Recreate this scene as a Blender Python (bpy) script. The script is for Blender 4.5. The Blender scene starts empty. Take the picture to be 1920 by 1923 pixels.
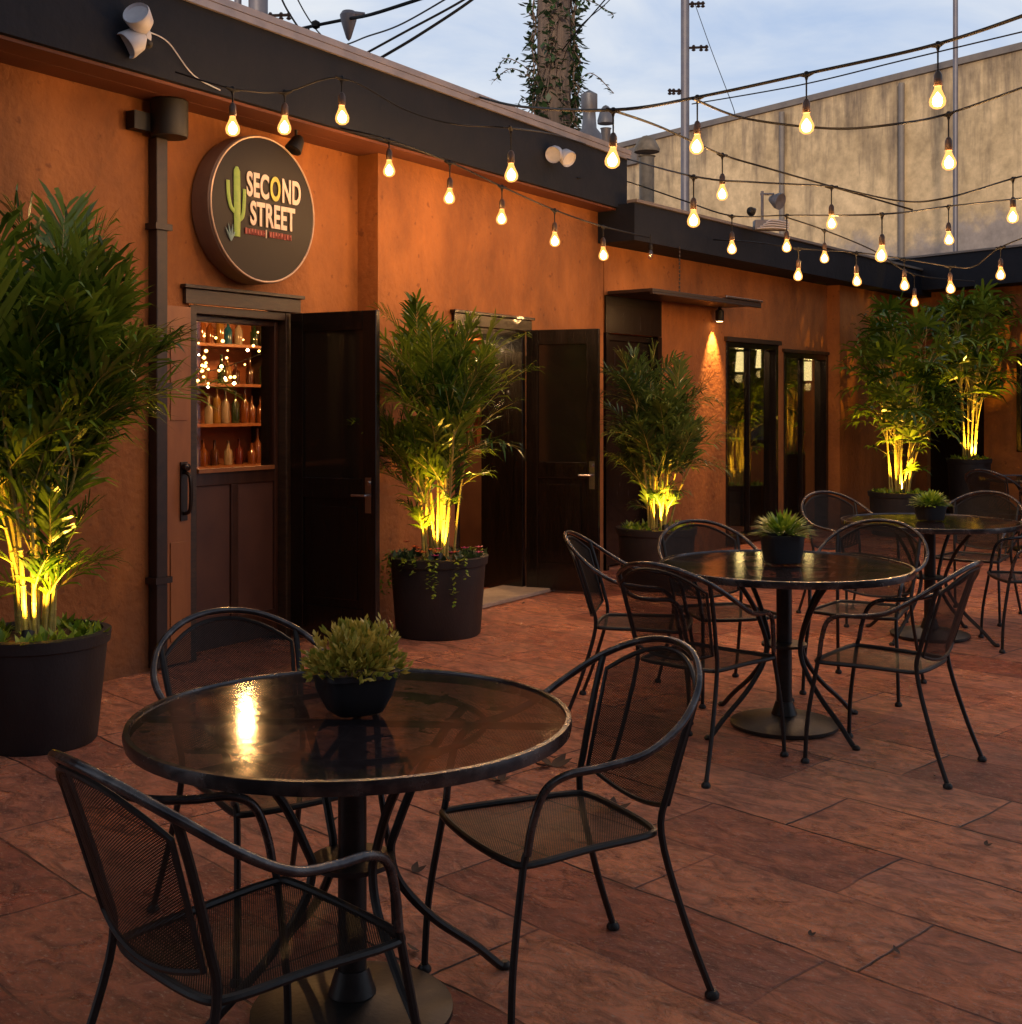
import bpy, math, random
from mathutils import Vector, Matrix
random.seed(7)
R = math.radians
scene = bpy.context.scene
COL = scene.collection

# ------------------------------------------------------------------ camera
F, CX, HY, EYE = 2300.0, 960.0, 757.0, 1.52        # focal length, centre and horizon in photo pixels, eye height
cam_data = bpy.data.cameras.new('camera')
cam_data.sensor_fit = 'HORIZONTAL'
cam_data.sensor_width = 36
cam_data.lens = 36 * F / 1920
cam_data.shift_y = -(961.5 - HY) / 1920
cam_data.clip_start = 0.05
cam_data.clip_end = 600
cam = bpy.data.objects.new('camera', cam_data)
cam.location = (0, 0, EYE)
cam.rotation_euler = (R(90), 0, 0)
COL.objects.link(cam)
scene.camera = cam

# ------------------------------------------------------------------ exposure
scene.view_settings.view_transform = 'Standard'
scene.view_settings.look = 'None'
scene.view_settings.exposure = 0.2
scene.view_settings.gamma = 1.0
scene.cycles.use_denoising = True
scene.cycles.max_bounces = 8
scene.cycles.transparent_max_bounces = 24
scene.cycles.sample_clamp_indirect = 4.0

# ------------------------------------------------------------------ sky at dusk
world = bpy.data.worlds.new('World')
scene.world = world
world.use_nodes = True
wn, wl = world.node_tree.nodes, world.node_tree.links
wn.clear()
def N(nodes, t, **kw):
    n = nodes.new(t)
    for k, v in kw.items():
        setattr(n, k, v)
    return n
w_out = N(wn, 'ShaderNodeOutputWorld')
w_bg = N(wn, 'ShaderNodeBackground')
w_sky = N(wn, 'ShaderNodeTexSky', sky_type='NISHITA', sun_disc=False)
w_sky.sun_elevation = R(5); w_sky.sun_rotation = R(190)
w_tc = N(wn, 'ShaderNodeTexCoord')
w_map = N(wn, 'ShaderNodeMapping'); w_map.inputs['Scale'].default_value = (1.6, 1.6, 4.2)
w_map.inputs['Rotation'].default_value = (R(8), R(-10), R(30))
w_noise = N(wn, 'ShaderNodeTexNoise')
w_noise.inputs['Scale'].default_value = 2.3; w_noise.inputs['Detail'].default_value = 7; w_noise.inputs['Roughness'].default_value = .55
w_noise.inputs['Distortion'].default_value = .6
w_ramp = N(wn, 'ShaderNodeValToRGB')
w_ramp.color_ramp.elements[0].position = .34; w_ramp.color_ramp.elements[0].color = (.44, .56, .80, 1)
w_ramp.color_ramp.elements[1].position = .62; w_ramp.color_ramp.elements[1].color = (.80, .83, .89, 1)
w_mul = N(wn, 'ShaderNodeMixRGB', blend_type='MULTIPLY'); w_mul.inputs[0].default_value = 1
w_mul.inputs[2].default_value = (.10, .10, .10, 1)
w_mix = N(wn, 'ShaderNodeMixRGB'); w_mix.inputs[0].default_value = .82
# clouds thin out and darken towards the zenith
w_sep = N(wn, 'ShaderNodeSeparateXYZ')
w_el = N(wn, 'ShaderNodeMapRange'); w_el.inputs[1].default_value = .46; w_el.inputs[2].default_value = .80
w_el.inputs[3].default_value = 1.0; w_el.inputs[4].default_value = .40
w_dim = N(wn, 'ShaderNodeMixRGB', blend_type='MULTIPLY'); w_dim.inputs[0].default_value = 1
wl.new(w_tc.outputs['Generated'], w_map.inputs[0]); wl.new(w_map.outputs[0], w_noise.inputs['Vector'])
wl.new(w_noise.outputs['Fac'], w_ramp.inputs[0])
wl.new(w_sky.outputs[0], w_mul.inputs[1])
wl.new(w_mul.outputs[0], w_mix.inputs[1]); wl.new(w_ramp.outputs[0], w_mix.inputs[2])
wl.new(w_tc.outputs['Generated'], w_sep.inputs[0]); wl.new(w_sep.outputs['Z'], w_el.inputs[0])
wl.new(w_mix.outputs[0], w_dim.inputs[1]); wl.new(w_el.outputs[0], w_dim.inputs[2])
wl.new(w_dim.outputs[0], w_bg.inputs[0]); w_bg.inputs[1].default_value = 1.0
wl.new(w_bg.outputs[0], w_out.inputs[0])

sun_data = bpy.data.lights.new('sun', 'SUN')
sun_data.energy = 2.0; sun_data.angle = R(5); sun_data.color = (1, .80, .58)
sun = bpy.data.objects.new('sun', sun_data)
sun.rotation_euler = (R(85), 0, R(-10)); COL.objects.link(sun)

BULB_W = 44.0
# ------------------------------------------------------------------ materials
def mat(name, col=(.5, .5, .5), rough=.5, metal=0, col2=None, nscale=8, bump=0, bscale=60, spec=.5, coords='Object', stretch=(1, 1, 1), detail=5, lo=.3, hi=.7, coat=0):
    m = bpy.data.materials.new(name); m.use_nodes = True
    n, l = m.node_tree.nodes, m.node_tree.links
    p = n['Principled BSDF']
    p.inputs['Base Color'].default_value = (*col, 1)
    p.inputs['Roughness'].default_value = rough
    p.inputs['Metallic'].default_value = metal
    p.inputs['Specular IOR Level'].default_value = spec
    p.inputs['Coat Weight'].default_value = coat
    tc = N(n, 'ShaderNodeTexCoord'); mp = N(n, 'ShaderNodeMapping'); mp.inputs['Scale'].default_value = stretch
    l.new(tc.outputs[coords], mp.inputs[0])
    if col2 is not None:
        nt = N(n, 'ShaderNodeTexNoise'); nt.inputs['Scale'].default_value = nscale; nt.inputs['Detail'].default_value = detail
        nt.inputs['Roughness'].default_value = .6
        cr = N(n, 'ShaderNodeValToRGB')
        cr.color_ramp.elements[0].position = lo; cr.color_ramp.elements[0].color = (*col, 1)
        cr.color_ramp.elements[1].position = hi; cr.color_ramp.elements[1].color = (*col2, 1)
        l.new(mp.outputs[0], nt.inputs['Vector']); l.new(nt.outputs['Fac'], cr.inputs[0]); l.new(cr.outputs[0], p.inputs['Base Color'])
        rr = N(n, 'ShaderNodeMapRange'); rr.inputs[3].default_value = max(0.02, rough - .1); rr.inputs[4].default_value = min(1, rough + .12)
        l.new(nt.outputs['Fac'], rr.inputs[0]); l.new(rr.outputs[0], p.inputs['Roughness'])
    if bump:
        nb = N(n, 'ShaderNodeTexNoise'); nb.inputs['Scale'].default_value = bscale; nb.inputs['Detail'].default_value = 6
        bm = N(n, 'ShaderNodeBump'); bm.inputs['Strength'].default_value = bump; bm.inputs['Distance'].default_value = .02
        l.new(mp.outputs[0], nb.inputs['Vector']); l.new(nb.outputs['Fac'], bm.inputs['Height']); l.new(bm.outputs[0], p.inputs['Normal'])
    return m

def emit_mat(name, col, strength):
    m = bpy.data.materials.new(name); m.use_nodes = True
    n, l = m.node_tree.nodes, m.node_tree.links
    n.clear(); o = N(n, 'ShaderNodeOutputMaterial'); e = N(n, 'ShaderNodeEmission')
    e.inputs[0].default_value = (*col, 1); e.inputs[1].default_value = strength
    l.new(e.outputs[0], o.inputs[0]); return m

def stucco():
    m = mat('orange_stucco', (.44, .135, .030), .75, bump=.6, bscale=22)
    n, l = m.node_tree.nodes, m.node_tree.links; p = n['Principled BSDF']
    tc = n['Texture Coordinate']
    a = N(n, 'ShaderNodeTexNoise'); a.inputs['Scale'].default_value = 1.3; a.inputs['Detail'].default_value = 8; a.inputs['Roughness'].default_value = .65
    mp = N(n, 'ShaderNodeMapping'); mp.inputs['Scale'].default_value = (1, 1, .5)
    l.new(tc.outputs['Object'], mp.inputs[0]); l.new(mp.outputs[0], a.inputs['Vector'])
    cr = N(n, 'ShaderNodeValToRGB')
    e = cr.color_ramp.elements
    e[0].position = .32; e[0].color = (.165, .052, .009, 1)
    e[1].position = .70; e[1].color = (.42, .148, .032, 1)
    l.new(a.outputs['Fac'], cr.inputs[0])
    # grime rising from the paving and fine blotches
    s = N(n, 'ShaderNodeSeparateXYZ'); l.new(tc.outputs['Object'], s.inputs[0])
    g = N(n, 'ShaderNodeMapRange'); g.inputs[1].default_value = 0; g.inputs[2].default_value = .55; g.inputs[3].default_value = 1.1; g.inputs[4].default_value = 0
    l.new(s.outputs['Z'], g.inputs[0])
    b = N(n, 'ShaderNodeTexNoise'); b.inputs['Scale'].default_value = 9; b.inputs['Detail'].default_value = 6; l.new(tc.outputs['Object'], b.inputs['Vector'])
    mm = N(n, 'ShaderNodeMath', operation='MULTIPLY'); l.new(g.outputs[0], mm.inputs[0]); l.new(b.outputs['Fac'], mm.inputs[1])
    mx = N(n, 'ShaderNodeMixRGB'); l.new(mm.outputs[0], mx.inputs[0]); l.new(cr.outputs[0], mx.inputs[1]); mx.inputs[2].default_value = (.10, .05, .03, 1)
    sp = N(n, 'ShaderNodeValToRGB'); sp.color_ramp.elements[0].position = .27; sp.color_ramp.elements[0].color = (.55, .5, .45, 1)
    sp.color_ramp.elements[1].position = .34; sp.color_ramp.elements[1].color = (1, 1, 1, 1)
    b2 = N(n, 'ShaderNodeTexNoise'); b2.inputs['Scale'].default_value = 14; b2.inputs['Detail'].default_value = 3; l.new(tc.outputs['Object'], b2.inputs['Vector'])
    l.new(b2.outputs['Fac'], sp.inputs[0])
    m2 = N(n, 'ShaderNodeMixRGB', blend_type='MULTIPLY'); m2.inputs[0].default_value = .8
    # water runs and trowel sweeps
    mq = N(n, 'ShaderNodeMapping'); mq.inputs['Scale'].default_value = (1.1, 1.1, .8); l.new(tc.outputs['Object'], mq.inputs[0])
    q = N(n, 'ShaderNodeTexNoise'); q.inputs['Scale'].default_value = 1.6; q.inputs['Detail'].default_value = 7; q.inputs['Roughness'].default_value = .7; q.inputs['Distortion'].default_value = .4; l.new(mq.outputs[0], q.inputs['Vector'])
    qr = N(n, 'ShaderNodeMapRange'); qr.inputs[1].default_value = .32; qr.inputs[2].default_value = .56; qr.inputs[3].default_value = .74; qr.inputs[4].default_value = 1.06; l.new(q.outputs['Fac'], qr.inputs[0])
    mw = N(n, 'ShaderNodeMixRGB', blend_type='MULTIPLY'); mw.inputs[0].default_value = 1; l.new(mx.outputs[0], mw.inputs[1]); l.new(qr.outputs[0], mw.inputs[2]); mx = mw
    l.new(mx.outputs[0], m2.inputs[1]); l.new(sp.outputs[0], m2.inputs[2]); l.new(m2.outputs[0], p.inputs['Base Color'])
    return m

def paving():
    m = bpy.data.materials.new('stamped_red_concrete'); m.use_nodes = True
    n, l = m.node_tree.nodes, m.node_tree.links; p = n['Principled BSDF']
    p.inputs['Coat Weight'].default_value = .8; p.inputs['Coat Roughness'].default_value = .20; p.inputs['Coat IOR'].default_value = 1.45
    tc = N(n, 'ShaderNodeTexCoord'); mp = N(n, 'ShaderNodeMapping'); mp.inputs['Rotation'].default_value = (0, 0, R(46)); mp.inputs['Location'].default_value = (.13, -.02, 0)
    l.new(tc.outputs['Object'], mp.inputs[0])
    # wobble the joints a little
    wn_ = N(n, 'ShaderNodeTexNoise'); wn_.inputs['Scale'].default_value = 3.5; wn_.inputs['Detail'].default_value = 3; l.new(mp.outputs[0], wn_.inputs['Vector'])
    ws = N(n, 'ShaderNodeVectorMath', operation='SCALE'); ws.inputs['Scale'].default_value = .035; l.new(wn_.outputs['Color'], ws.inputs[0])
    wa = N(n, 'ShaderNodeVectorMath', operation='ADD'); l.new(mp.outputs[0], wa.inputs[0]); l.new(ws.outputs[0], wa.inputs[1])
    br = N(n, 'ShaderNodeTexBrick'); br.offset = .42; br.squash = 1.5; br.squash_frequency = 3
    br.inputs['Scale'].default_value = 1; br.inputs['Brick Width'].default_value = .78; br.inputs['Row Height'].default_value = .42
    br.inputs['Mortar Size'].default_value = .006; br.inputs['Mortar Smooth'].default_value = .6
    br.inputs['Color1'].default_value = (.36, .112, .066, 1); br.inputs['Color2'].default_value = (.68, .30, .18, 1); br.inputs['Mortar'].default_value = (.36, .13, .085, 1)
    l.new(wa.outputs[0], br.inputs['Vector'])
    # slate-like ridges
    mp2 = N(n, 'ShaderNodeMapping'); mp2.inputs['Scale'].default_value = (1.3, 2.6, 1); mp2.inputs['Rotation'].default_value = (0, 0, R(-38)); l.new(mp.outputs[0], mp2.inputs[0])
    r1 = N(n, 'ShaderNodeTexNoise'); r1.inputs['Scale'].default_value = 6.5; r1.inputs['Detail'].default_value = 9; r1.inputs['Roughness'].default_value = .68; r1.inputs['Distortion'].default_value = .9
    l.new(mp2.outputs[0], r1.inputs['Vector'])
    r2 = N(n, 'ShaderNodeTexNoise'); r2.inputs['Scale'].default_value = 2.1; r2.inputs['Detail'].default_value = 8; r2.inputs['Roughness'].default_value = .6; l.new(mp.outputs[0], r2.inputs['Vector'])
    cr = N(n, 'ShaderNodeValToRGB'); e = cr.color_ramp.elements
    e[0].position = .34; e[0].color = (.40, .30, .28, 1); e[1].position = .60; e[1].color = (1.8, 1.75, 1.7, 1)
    l.new(r1.outputs['Fac'], cr.inputs[0])
    cr2 = N(n, 'ShaderNodeValToRGB'); e = cr2.color_ramp.elements
    e[0].position = .33; e[0].color = (.72, .66, .74, 1); e[1].position = .64; e[1].color = (1.3, 1.12, .88, 1)
    l.new(r2.outputs['Fac'], cr2.inputs[0])
    m1 = N(n, 'ShaderNodeMixRGB', blend_type='MULTIPLY'); m1.inputs[0].default_value = .75; l.new(br.outputs['Color'], m1.inputs[1]); l.new(cr.outputs[0], m1.inputs[2])
    m2 = N(n, 'ShaderNodeMixRGB', blend_type='MULTIPLY'); m2.inputs[0].default_value = .9; l.new(m1.outputs[0], m2.inputs[1]); l.new(cr2.outputs[0], m2.inputs[2])
    # pale scuffed flecks
    fk = N(n, 'ShaderNodeTexNoise'); fk.inputs['Scale'].default_value = 30; fk.inputs['Detail'].default_value = 4; fk.inputs['Roughness'].default_value = .7; l.new(mp2.outputs[0], fk.inputs['Vector'])
    fkr = N(n, 'ShaderNodeMapRange'); fkr.inputs[1].default_value = .56; fkr.inputs[2].default_value = .68; fkr.inputs[4].default_value = .8; l.new(fk.outputs['Fac'], fkr.inputs[0])
    m2b = N(n, 'ShaderNodeMixRGB'); l.new(fkr.outputs[0], m2b.inputs[0]); l.new(m2.outputs[0], m2b.inputs[1]); m2b.inputs[2].default_value = (.78, .50, .38, 1); m2 = m2b
    # joints, worn away in places
    wr = N(n, 'ShaderNodeTexNoise'); wr.inputs['Scale'].default_value = 1.7; wr.inputs['Detail'].default_value = 4; l.new(mp.outputs[0], wr.inputs['Vector'])
    wrr = N(n, 'ShaderNodeMapRange'); wrr.inputs[1].default_value = .40; wrr.inputs[2].default_value = .58; l.new(wr.outputs['Fac'], wrr.inputs[0])
    jm = N(n, 'ShaderNodeMath', operation='MULTIPLY'); l.new(br.outputs['Fac'], jm.inputs[0]); l.new(wrr.outputs[0], jm.inputs[1])
    m3 = N(n, 'ShaderNodeMixRGB'); l.new(jm.outputs[0], m3.inputs[0]); l.new(m2.outputs[0], m3.inputs[1]); m3.inputs[2].default_value = (.035, .014, .012, 1)
    l.new(m3.outputs[0], p.inputs['Base Color'])
    rg = N(n, 'ShaderNodeMapRange'); rg.inputs[1].default_value = .3; rg.inputs[2].default_value = .7; rg.inputs[3].default_value = .42; rg.inputs[4].default_value = .18
    l.new(r2.outputs['Fac'], rg.inputs[0]); l.new(rg.outputs[0], p.inputs['Roughness'])
    hs = N(n, 'ShaderNodeMath', operation='MULTIPLY'); hs.inputs[1].default_value = .9; l.new(jm.outputs[0], hs.inputs[0])
    hh = N(n, 'ShaderNodeMath', operation='SUBTRACT'); l.new(r1.outputs['Fac'], hh.inputs[0]); l.new(hs.outputs[0], hh.inputs[1])
    f = N(n, 'ShaderNodeTexNoise'); f.inputs['Scale'].default_value = 40; f.inputs['Detail'].default_value = 8; f.inputs['Roughness'].default_value = .75; l.new(mp.outputs[0], f.inputs['Vector'])
    fm = N(n, 'ShaderNodeMath', operation='MULTIPLY_ADD'); fm.inputs[1].default_value = .55; l.new(f.outputs['Fac'], fm.inputs[0]); l.new(hh.outputs[0], fm.inputs[2])
    b = N(n, 'ShaderNodeBump'); b.inputs['Strength'].default_value = 1.0; b.inputs['Distance'].default_value = .045
    l.new(fm.outputs[0], b.inputs['Height']); l.new(b.outputs[0], p.inputs['Normal']); l.new(b.outputs[0], p.inputs['Coat Normal'])
    return m

def mesh_metal(name, pitch=.0085, width=.16, col=(.011, .009, .008), rough=.42, wet=0):
    """expanded metal: a diamond lattice, open between the strands (UV in metres)"""
    m = mat(name, col, rough, .3, col2=tuple(c * 1.8 for c in col), nscale=30)
    n, l = m.node_tree.nodes, m.node_tree.links; p = n['Principled BSDF']; out = n['Material Output']; p.inputs['Specular IOR Level'].default_value = .08 if not wet else .07; p.inputs['Metallic'].default_value = 0
    uv = N(n, 'ShaderNodeUVMap'); sp = N(n, 'ShaderNodeSeparateXYZ'); l.new(uv.outputs[0], sp.inputs[0])
    def M(op, a, b=None):
        k = N(n, 'ShaderNodeMath', operation=op)
        for i, v in enumerate((a, b)):
            if v is None: continue
            if isinstance(v, (int, float)): k.inputs[i].default_value = v
            else: l.new(v, k.inputs[i])
        return k.outputs[0]
    u = M('DIVIDE', sp.outputs['X'], pitch); v = M('DIVIDE', sp.outputs['Y'], pitch * .62)
    a = M('ABSOLUTE', M('SUBTRACT', M('FRACT', M('ADD', u, v)), .5))
    b = M('ABSOLUTE', M('SUBTRACT', M('FRACT', M('SUBTRACT', u, v)), .5))
    k = M('LESS_THAN', M('MINIMUM', a, b), width)
    if wet:          # beads and films of water on the flat top
        tc = n['Texture Coordinate']
        v1 = N(n, 'ShaderNodeTexVoronoi'); v1.inputs['Scale'].default_value = 38; l.new(tc.outputs['Object'], v1.inputs['Vector'])
        v2 = N(n, 'ShaderNodeTexNoise'); v2.inputs['Scale'].default_value = 9; v2.inputs['Detail'].default_value = 6; l.new(tc.outputs['Object'], v2.inputs['Vector'])
        h = M('ADD', M('MULTIPLY', M('LESS_THAN', v1.outputs['Distance'], .16), .35), v2.outputs['Fac'])
        bp = N(n, 'ShaderNodeBump'); bp.inputs['Strength'].default_value = .08; bp.inputs['Distance'].default_value = .006
        l.new(h, bp.inputs['Height']); l.new(bp.outputs[0], p.inputs['Normal'])
        film = M('GREATER_THAN', v2.outputs['Fac'], .62); k = M('MAXIMUM', k, M('MULTIPLY', film, 1))
    tr = N(n, 'ShaderNodeBsdfTransparent'); mx = N(n, 'ShaderNodeMixShader')
    l.new(k, mx.inputs[0]); l.new(tr.outputs[0], mx.inputs[1]); l.new(p.outputs[0], mx.inputs[2]); l.new(mx.outputs[0], out.inputs[0])
    return m

def glass_mat(name, tint=(.9, .95, .95), gloss=.25, rough=.02):
    m = bpy.data.materials.new(name); m.use_nodes = True
    n, l = m.node_tree.nodes, m.node_tree.links; n.clear()
    o = N(n, 'ShaderNodeOutputMaterial'); t = N(n, 'ShaderNodeBsdfTransparent'); g = N(n, 'ShaderNodeBsdfGlossy'); mx = N(n, 'ShaderNodeMixShader')
    lw = N(n, 'ShaderNodeLayerWeight'); fr = N(n, 'ShaderNodeMath', operation='POWER'); l.new(lw.outputs['Facing'], fr.inputs[0]); fr.inputs[1].default_value = 4
    ad = N(n, 'ShaderNodeMath', operation='ADD'); ad.inputs[1].default_value = gloss; ad.use_clamp = True
    t.inputs[0].default_value = (*tint, 1); g.inputs['Roughness'].default_value = rough
    l.new(fr.outputs[0], ad.inputs[0]); l.new(ad.outputs[0], mx.inputs[0]); l.new(t.outputs[0], mx.inputs[1]); l.new(g.outputs[0], mx.inputs[2]); l.new(mx.outputs[0], o.inputs[0])
    return m

def bulb_glass():
    m = bpy.data.materials.new('lit_bulb_glass'); m.use_nodes = True
    n, l = m.node_tree.nodes, m.node_tree.links; n.clear()
    o = N(n, 'ShaderNodeOutputMaterial'); t = N(n, 'ShaderNodeBsdfTransparent'); e = N(n, 'ShaderNodeEmission'); mx = N(n, 'ShaderNodeMixShader')
    e.inputs[0].default_value = (1, .42, .10, 1); e.inputs[1].default_value = 2.2; mx.inputs[0].default_value = .5
    l.new(t.outputs[0], mx.inputs[1]); l.new(e.outputs[0], mx.inputs[2]); l.new(mx.outputs[0], o.inputs[0])
    return m

def leaf_mat(name, c1, c2, trans=.35, rough=.38):
    m = bpy.data.materials.new(name); m.use_nodes = True
    n, l = m.node_tree.nodes, m.node_tree.links; p = n['Principled BSDF']; out = n['Material Output']
    at = N(n, 'ShaderNodeAttribute', attribute_name='tint')
    cr = N(n, 'ShaderNodeValToRGB'); cr.color_ramp.elements[0].color = (*c1, 1); cr.color_ramp.elements[1].color = (*c2, 1)
    l.new(at.outputs['Fac'], cr.inputs[0]); l.new(cr.outputs[0], p.inputs['Base Color']); p.inputs['Roughness'].default_value = rough
    tb = N(n, 'ShaderNodeBsdfTranslucent'); l.new(cr.outputs[0], tb.inputs[0])
    mx = N(n, 'ShaderNodeMixShader'); mx.inputs[0].default_value = trans
    l.new(p.outputs[0], mx.inputs[1]); l.new(tb.outputs[0], mx.inputs[2]); l.new(mx.outputs[0], out.inputs[0])
    return m

def warehouse_mat():
    m = mat('streaked_tan_stucco', (.5, .38, .22), .85, bump=.3, bscale=9)
    n, l = m.node_tree.nodes, m.node_tree.links; p = n['Principled BSDF']; tc = n['Texture Coordinate']
    a = N(n, 'ShaderNodeTexNoise'); a.inputs['Scale'].default_value = .8; a.inputs['Detail'].default_value = 8; a.inputs['Roughness'].default_value = .7; l.new(tc.outputs['Object'], a.inputs['Vector'])
    cr = N(n, 'ShaderNodeValToRGB'); cr.color_ramp.elements[0].position = .35; cr.color_ramp.elements[0].color = (.40, .29, .165, 1); cr.color_ramp.elements[1].position = .66; cr.color_ramp.elements[1].color = (.70, .52, .31, 1)
    l.new(a.outputs['Fac'], cr.inputs[0])
    mp = N(n, 'ShaderNodeMapping'); mp.inputs['Scale'].default_value = (1.5, 1.5, .20); l.new(tc.outputs['Object'], mp.inputs[0])
    b = N(n, 'ShaderNodeTexNoise'); b.inputs['Scale'].default_value = 1.2; b.inputs['Detail'].default_value = 5; b.inputs['Roughness'].default_value = .7; l.new(mp.outputs[0], b.inputs['Vector'])
    # rain streaks run down from the parapet
    s = N(n, 'ShaderNodeSeparateXYZ'); l.new(tc.outputs['Object'], s.inputs[0])
    h = N(n, 'ShaderNodeMapRange'); h.inputs[1].default_value = 4.2; h.inputs[2].default_value = 8.0; h.inputs[3].default_value = -.16; h.inputs[4].default_value = .10; l.new(s.outputs['Z'], h.inputs[0])
    ad = N(n, 'ShaderNodeMath', operation='ADD'); l.new(b.outputs['Fac'], ad.inputs[0]); l.new(h.outputs[0], ad.inputs[1])
    st = N(n, 'ShaderNodeMapRange'); st.inputs[1].default_value = .50; st.inputs[2].default_value = .68; st.inputs[4].default_value = .75; l.new(ad.outputs[0], st.inputs[0])
    mx = N(n, 'ShaderNodeMixRGB'); l.new(st.outputs[0], mx.inputs[0]); l.new(cr.outputs[0], mx.inputs[1]); mx.inputs[2].default_value = (.12, .09, .075, 1)
    # old grey paint left on the lower part, with a ragged edge
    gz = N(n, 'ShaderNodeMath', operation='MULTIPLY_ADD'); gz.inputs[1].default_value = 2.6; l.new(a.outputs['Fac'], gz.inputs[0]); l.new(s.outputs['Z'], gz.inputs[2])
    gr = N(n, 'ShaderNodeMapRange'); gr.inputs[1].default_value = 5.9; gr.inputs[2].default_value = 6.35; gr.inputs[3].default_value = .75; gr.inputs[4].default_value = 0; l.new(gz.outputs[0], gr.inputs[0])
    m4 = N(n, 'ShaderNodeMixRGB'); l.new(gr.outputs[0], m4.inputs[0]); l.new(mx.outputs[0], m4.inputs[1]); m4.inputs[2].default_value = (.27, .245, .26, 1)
    bt_ = N(n, 'ShaderNodeTexNoise'); bt_.inputs['Scale'].default_value = 3.5; bt_.inputs['Detail'].default_value = 7; bt_.inputs['Roughness'].default_value = .7; l.new(tc.outputs['Object'], bt_.inputs['Vector'])
    br_ = N(n, 'ShaderNodeMapRange'); br_.inputs[1].default_value = .35; br_.inputs[2].default_value = .6; br_.inputs[3].default_value = .80; br_.inputs[4].default_value = 1.12; l.new(bt_.outputs['Fac'], br_.inputs[0])
    m5 = N(n, 'ShaderNodeMixRGB', blend_type='MULTIPLY'); m5.inputs[0].default_value = 1; l.new(m4.outputs[0], m5.inputs[1]); l.new(br_.outputs[0], m5.inputs[2])
    l.new(m5.outputs[0], p.inputs['Base Color'])
    return m

M = {}
M['stucco'] = stucco()  # noqa
M['paving'] = paving()
M['fascia'] = mat('dark_slate_paint', (.0055, .008, .015), .7, spec=.22, col2=(.014, .016, .024), nscale=3.5, bump=.25, bscale=14, stretch=(1, 1, 1), detail=8)
M['coping'] = mat('grey_metal_edge', (.24, .21, .21), .4, .4, col2=(.36, .31, .30), nscale=5)
M['soffit'] = mat('red_brown_soffit', (.10, .028, .015), .6, col2=(.15, .045, .02), nscale=6)
M['trim'] = mat('dark_wood_trim', (.020, .012, .008), .4, col2=(.055, .030, .015), nscale=12, stretch=(1, 1, 6), bump=.15)
M['door'] = mat('black_brown_door', (.003, .0022, .0018), .22, col2=(.009, .005, .0035), nscale=6, stretch=(5, 5, .4), coat=.18, bump=.12, bscale=18)
M['door_panel'] = mat('brown_door_panel', (.030, .011, .006), .35, col2=(.055, .020, .009), nscale=8, stretch=(4, 4, .5))
M['door_glass'] = mat('smoked_glass', (.010, .008, .006), .10, spec=.8)
M['orange_wood'] = mat('orange_wood', (.22, .075, .022), .45, col2=(.30, .11, .035), nscale=10, stretch=(1, 1, .3))
M['interior'] = mat('interior_wall', (.30, .09, .030), .6, col2=(.38, .13, .045), nscale=4)
M['interior_dark'] = mat('dark_interior', (.06, .022, .014), .5, col2=(.09, .035, .02), nscale=5)
M['pipe'] = mat('dark_pipe', (.014, .009, .008), .45, .1, col2=(.035, .020, .016), nscale=15)
M['black'] = mat('black_plastic', (.006, .006, .007), .55)
M['white'] = mat('white_plastic', (.55, .56, .60), .4, col2=(.42, .43, .48), nscale=12)
M['iron'] = mat('black_iron', (.007, .007, .008), .42, 0, col2=(.018, .015, .014), nscale=40, spec=.32, bump=.06, bscale=70)
M['iron_worn'] = mat('worn_iron_edge', (.040, .038, .042), .24, .75, col2=(.13, .115, .11), nscale=18, spec=.5, lo=.42, hi=.75, bump=.05, bscale=70)
M['seatmesh'] = mesh_metal('chair_mesh', .0085, .245)
M['topmesh'] = mesh_metal('table_mesh', .0065, .33, (.010, .008, .009), .05, 1)
M['planter'] = mat('charcoal_planter', (.010, .010, .013), .6, col2=(.032, .029, .030), nscale=3, lo=.4, hi=.75, stretch=(1, 1, .5), bump=.1, bscale=80)
M['planter_small'] = mat('black_pot', (.012, .013, .016), .38, col2=(.022, .022, .026), nscale=10)
M['soil'] = mat('bark_mulch', (.05, .025, .014), .9, col2=(.12, .06, .03), nscale=40, bump=.8, bscale=60)
M['palm'] = leaf_mat('palm_leaf', (.028, .070, .008), (.20, .29, .028), .30, .20)
M['palm_dark'] = leaf_mat('rhapis_leaf', (.028, .062, .016), (.15, .22, .05), .28, .22)
M['cane'] = mat('palm_cane', (.24, .20, .05), .5, col2=(.46, .36, .10), nscale=14, stretch=(1, 1, 3), bump=.2)
M['vine'] = leaf_mat('vine_leaf', (.022, .045, .022), (.075, .14, .05))
M['sedum'] = leaf_mat('sedum_leaf', (.20, .24, .030), (.62, .46, .09), .3)
M['grassy'] = leaf_mat('bright_leaf', (.10, .22, .02), (.36, .46, .045), .35)
M['flower_pink'] = mat('pink_petal', (.45, .03, .14), .5)
M['flower_orange'] = mat('orange_petal', (.55, .10, .03), .5)
M['bulb'] = bulb_glass()
M['filament'] = emit_mat('glowing_filament', (1, .66, .34), 40)
M['dead_bulb'] = glass_mat('unlit_bulb_glass', (.85, .85, .85), .1)
M['cord'] = mat('black_cord', (.004, .004, .005), .6, spec=.25)
M['socket'] = mat('bronze_socket', (.035, .02, .012), .4, .2, col2=(.06, .03, .015), nscale=30)
M['glass'] = glass_mat('window_glass', (.75, .8, .76), .30)
M['glass_dim'] = glass_mat('bar_window_glass', (.95, .93, .9), .04)
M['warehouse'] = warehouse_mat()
M['wh_cap'] = mat('grey_parapet_cap', (.14, .12, .115), .6, col2=(.2, .17, .15), nscale=5)
M['greywall'] = mat('grey_painted_wall', (.20, .19, .21), .8, col2=(.30, .27, .27), nscale=1.4, bump=.3, bscale=12)
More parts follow.
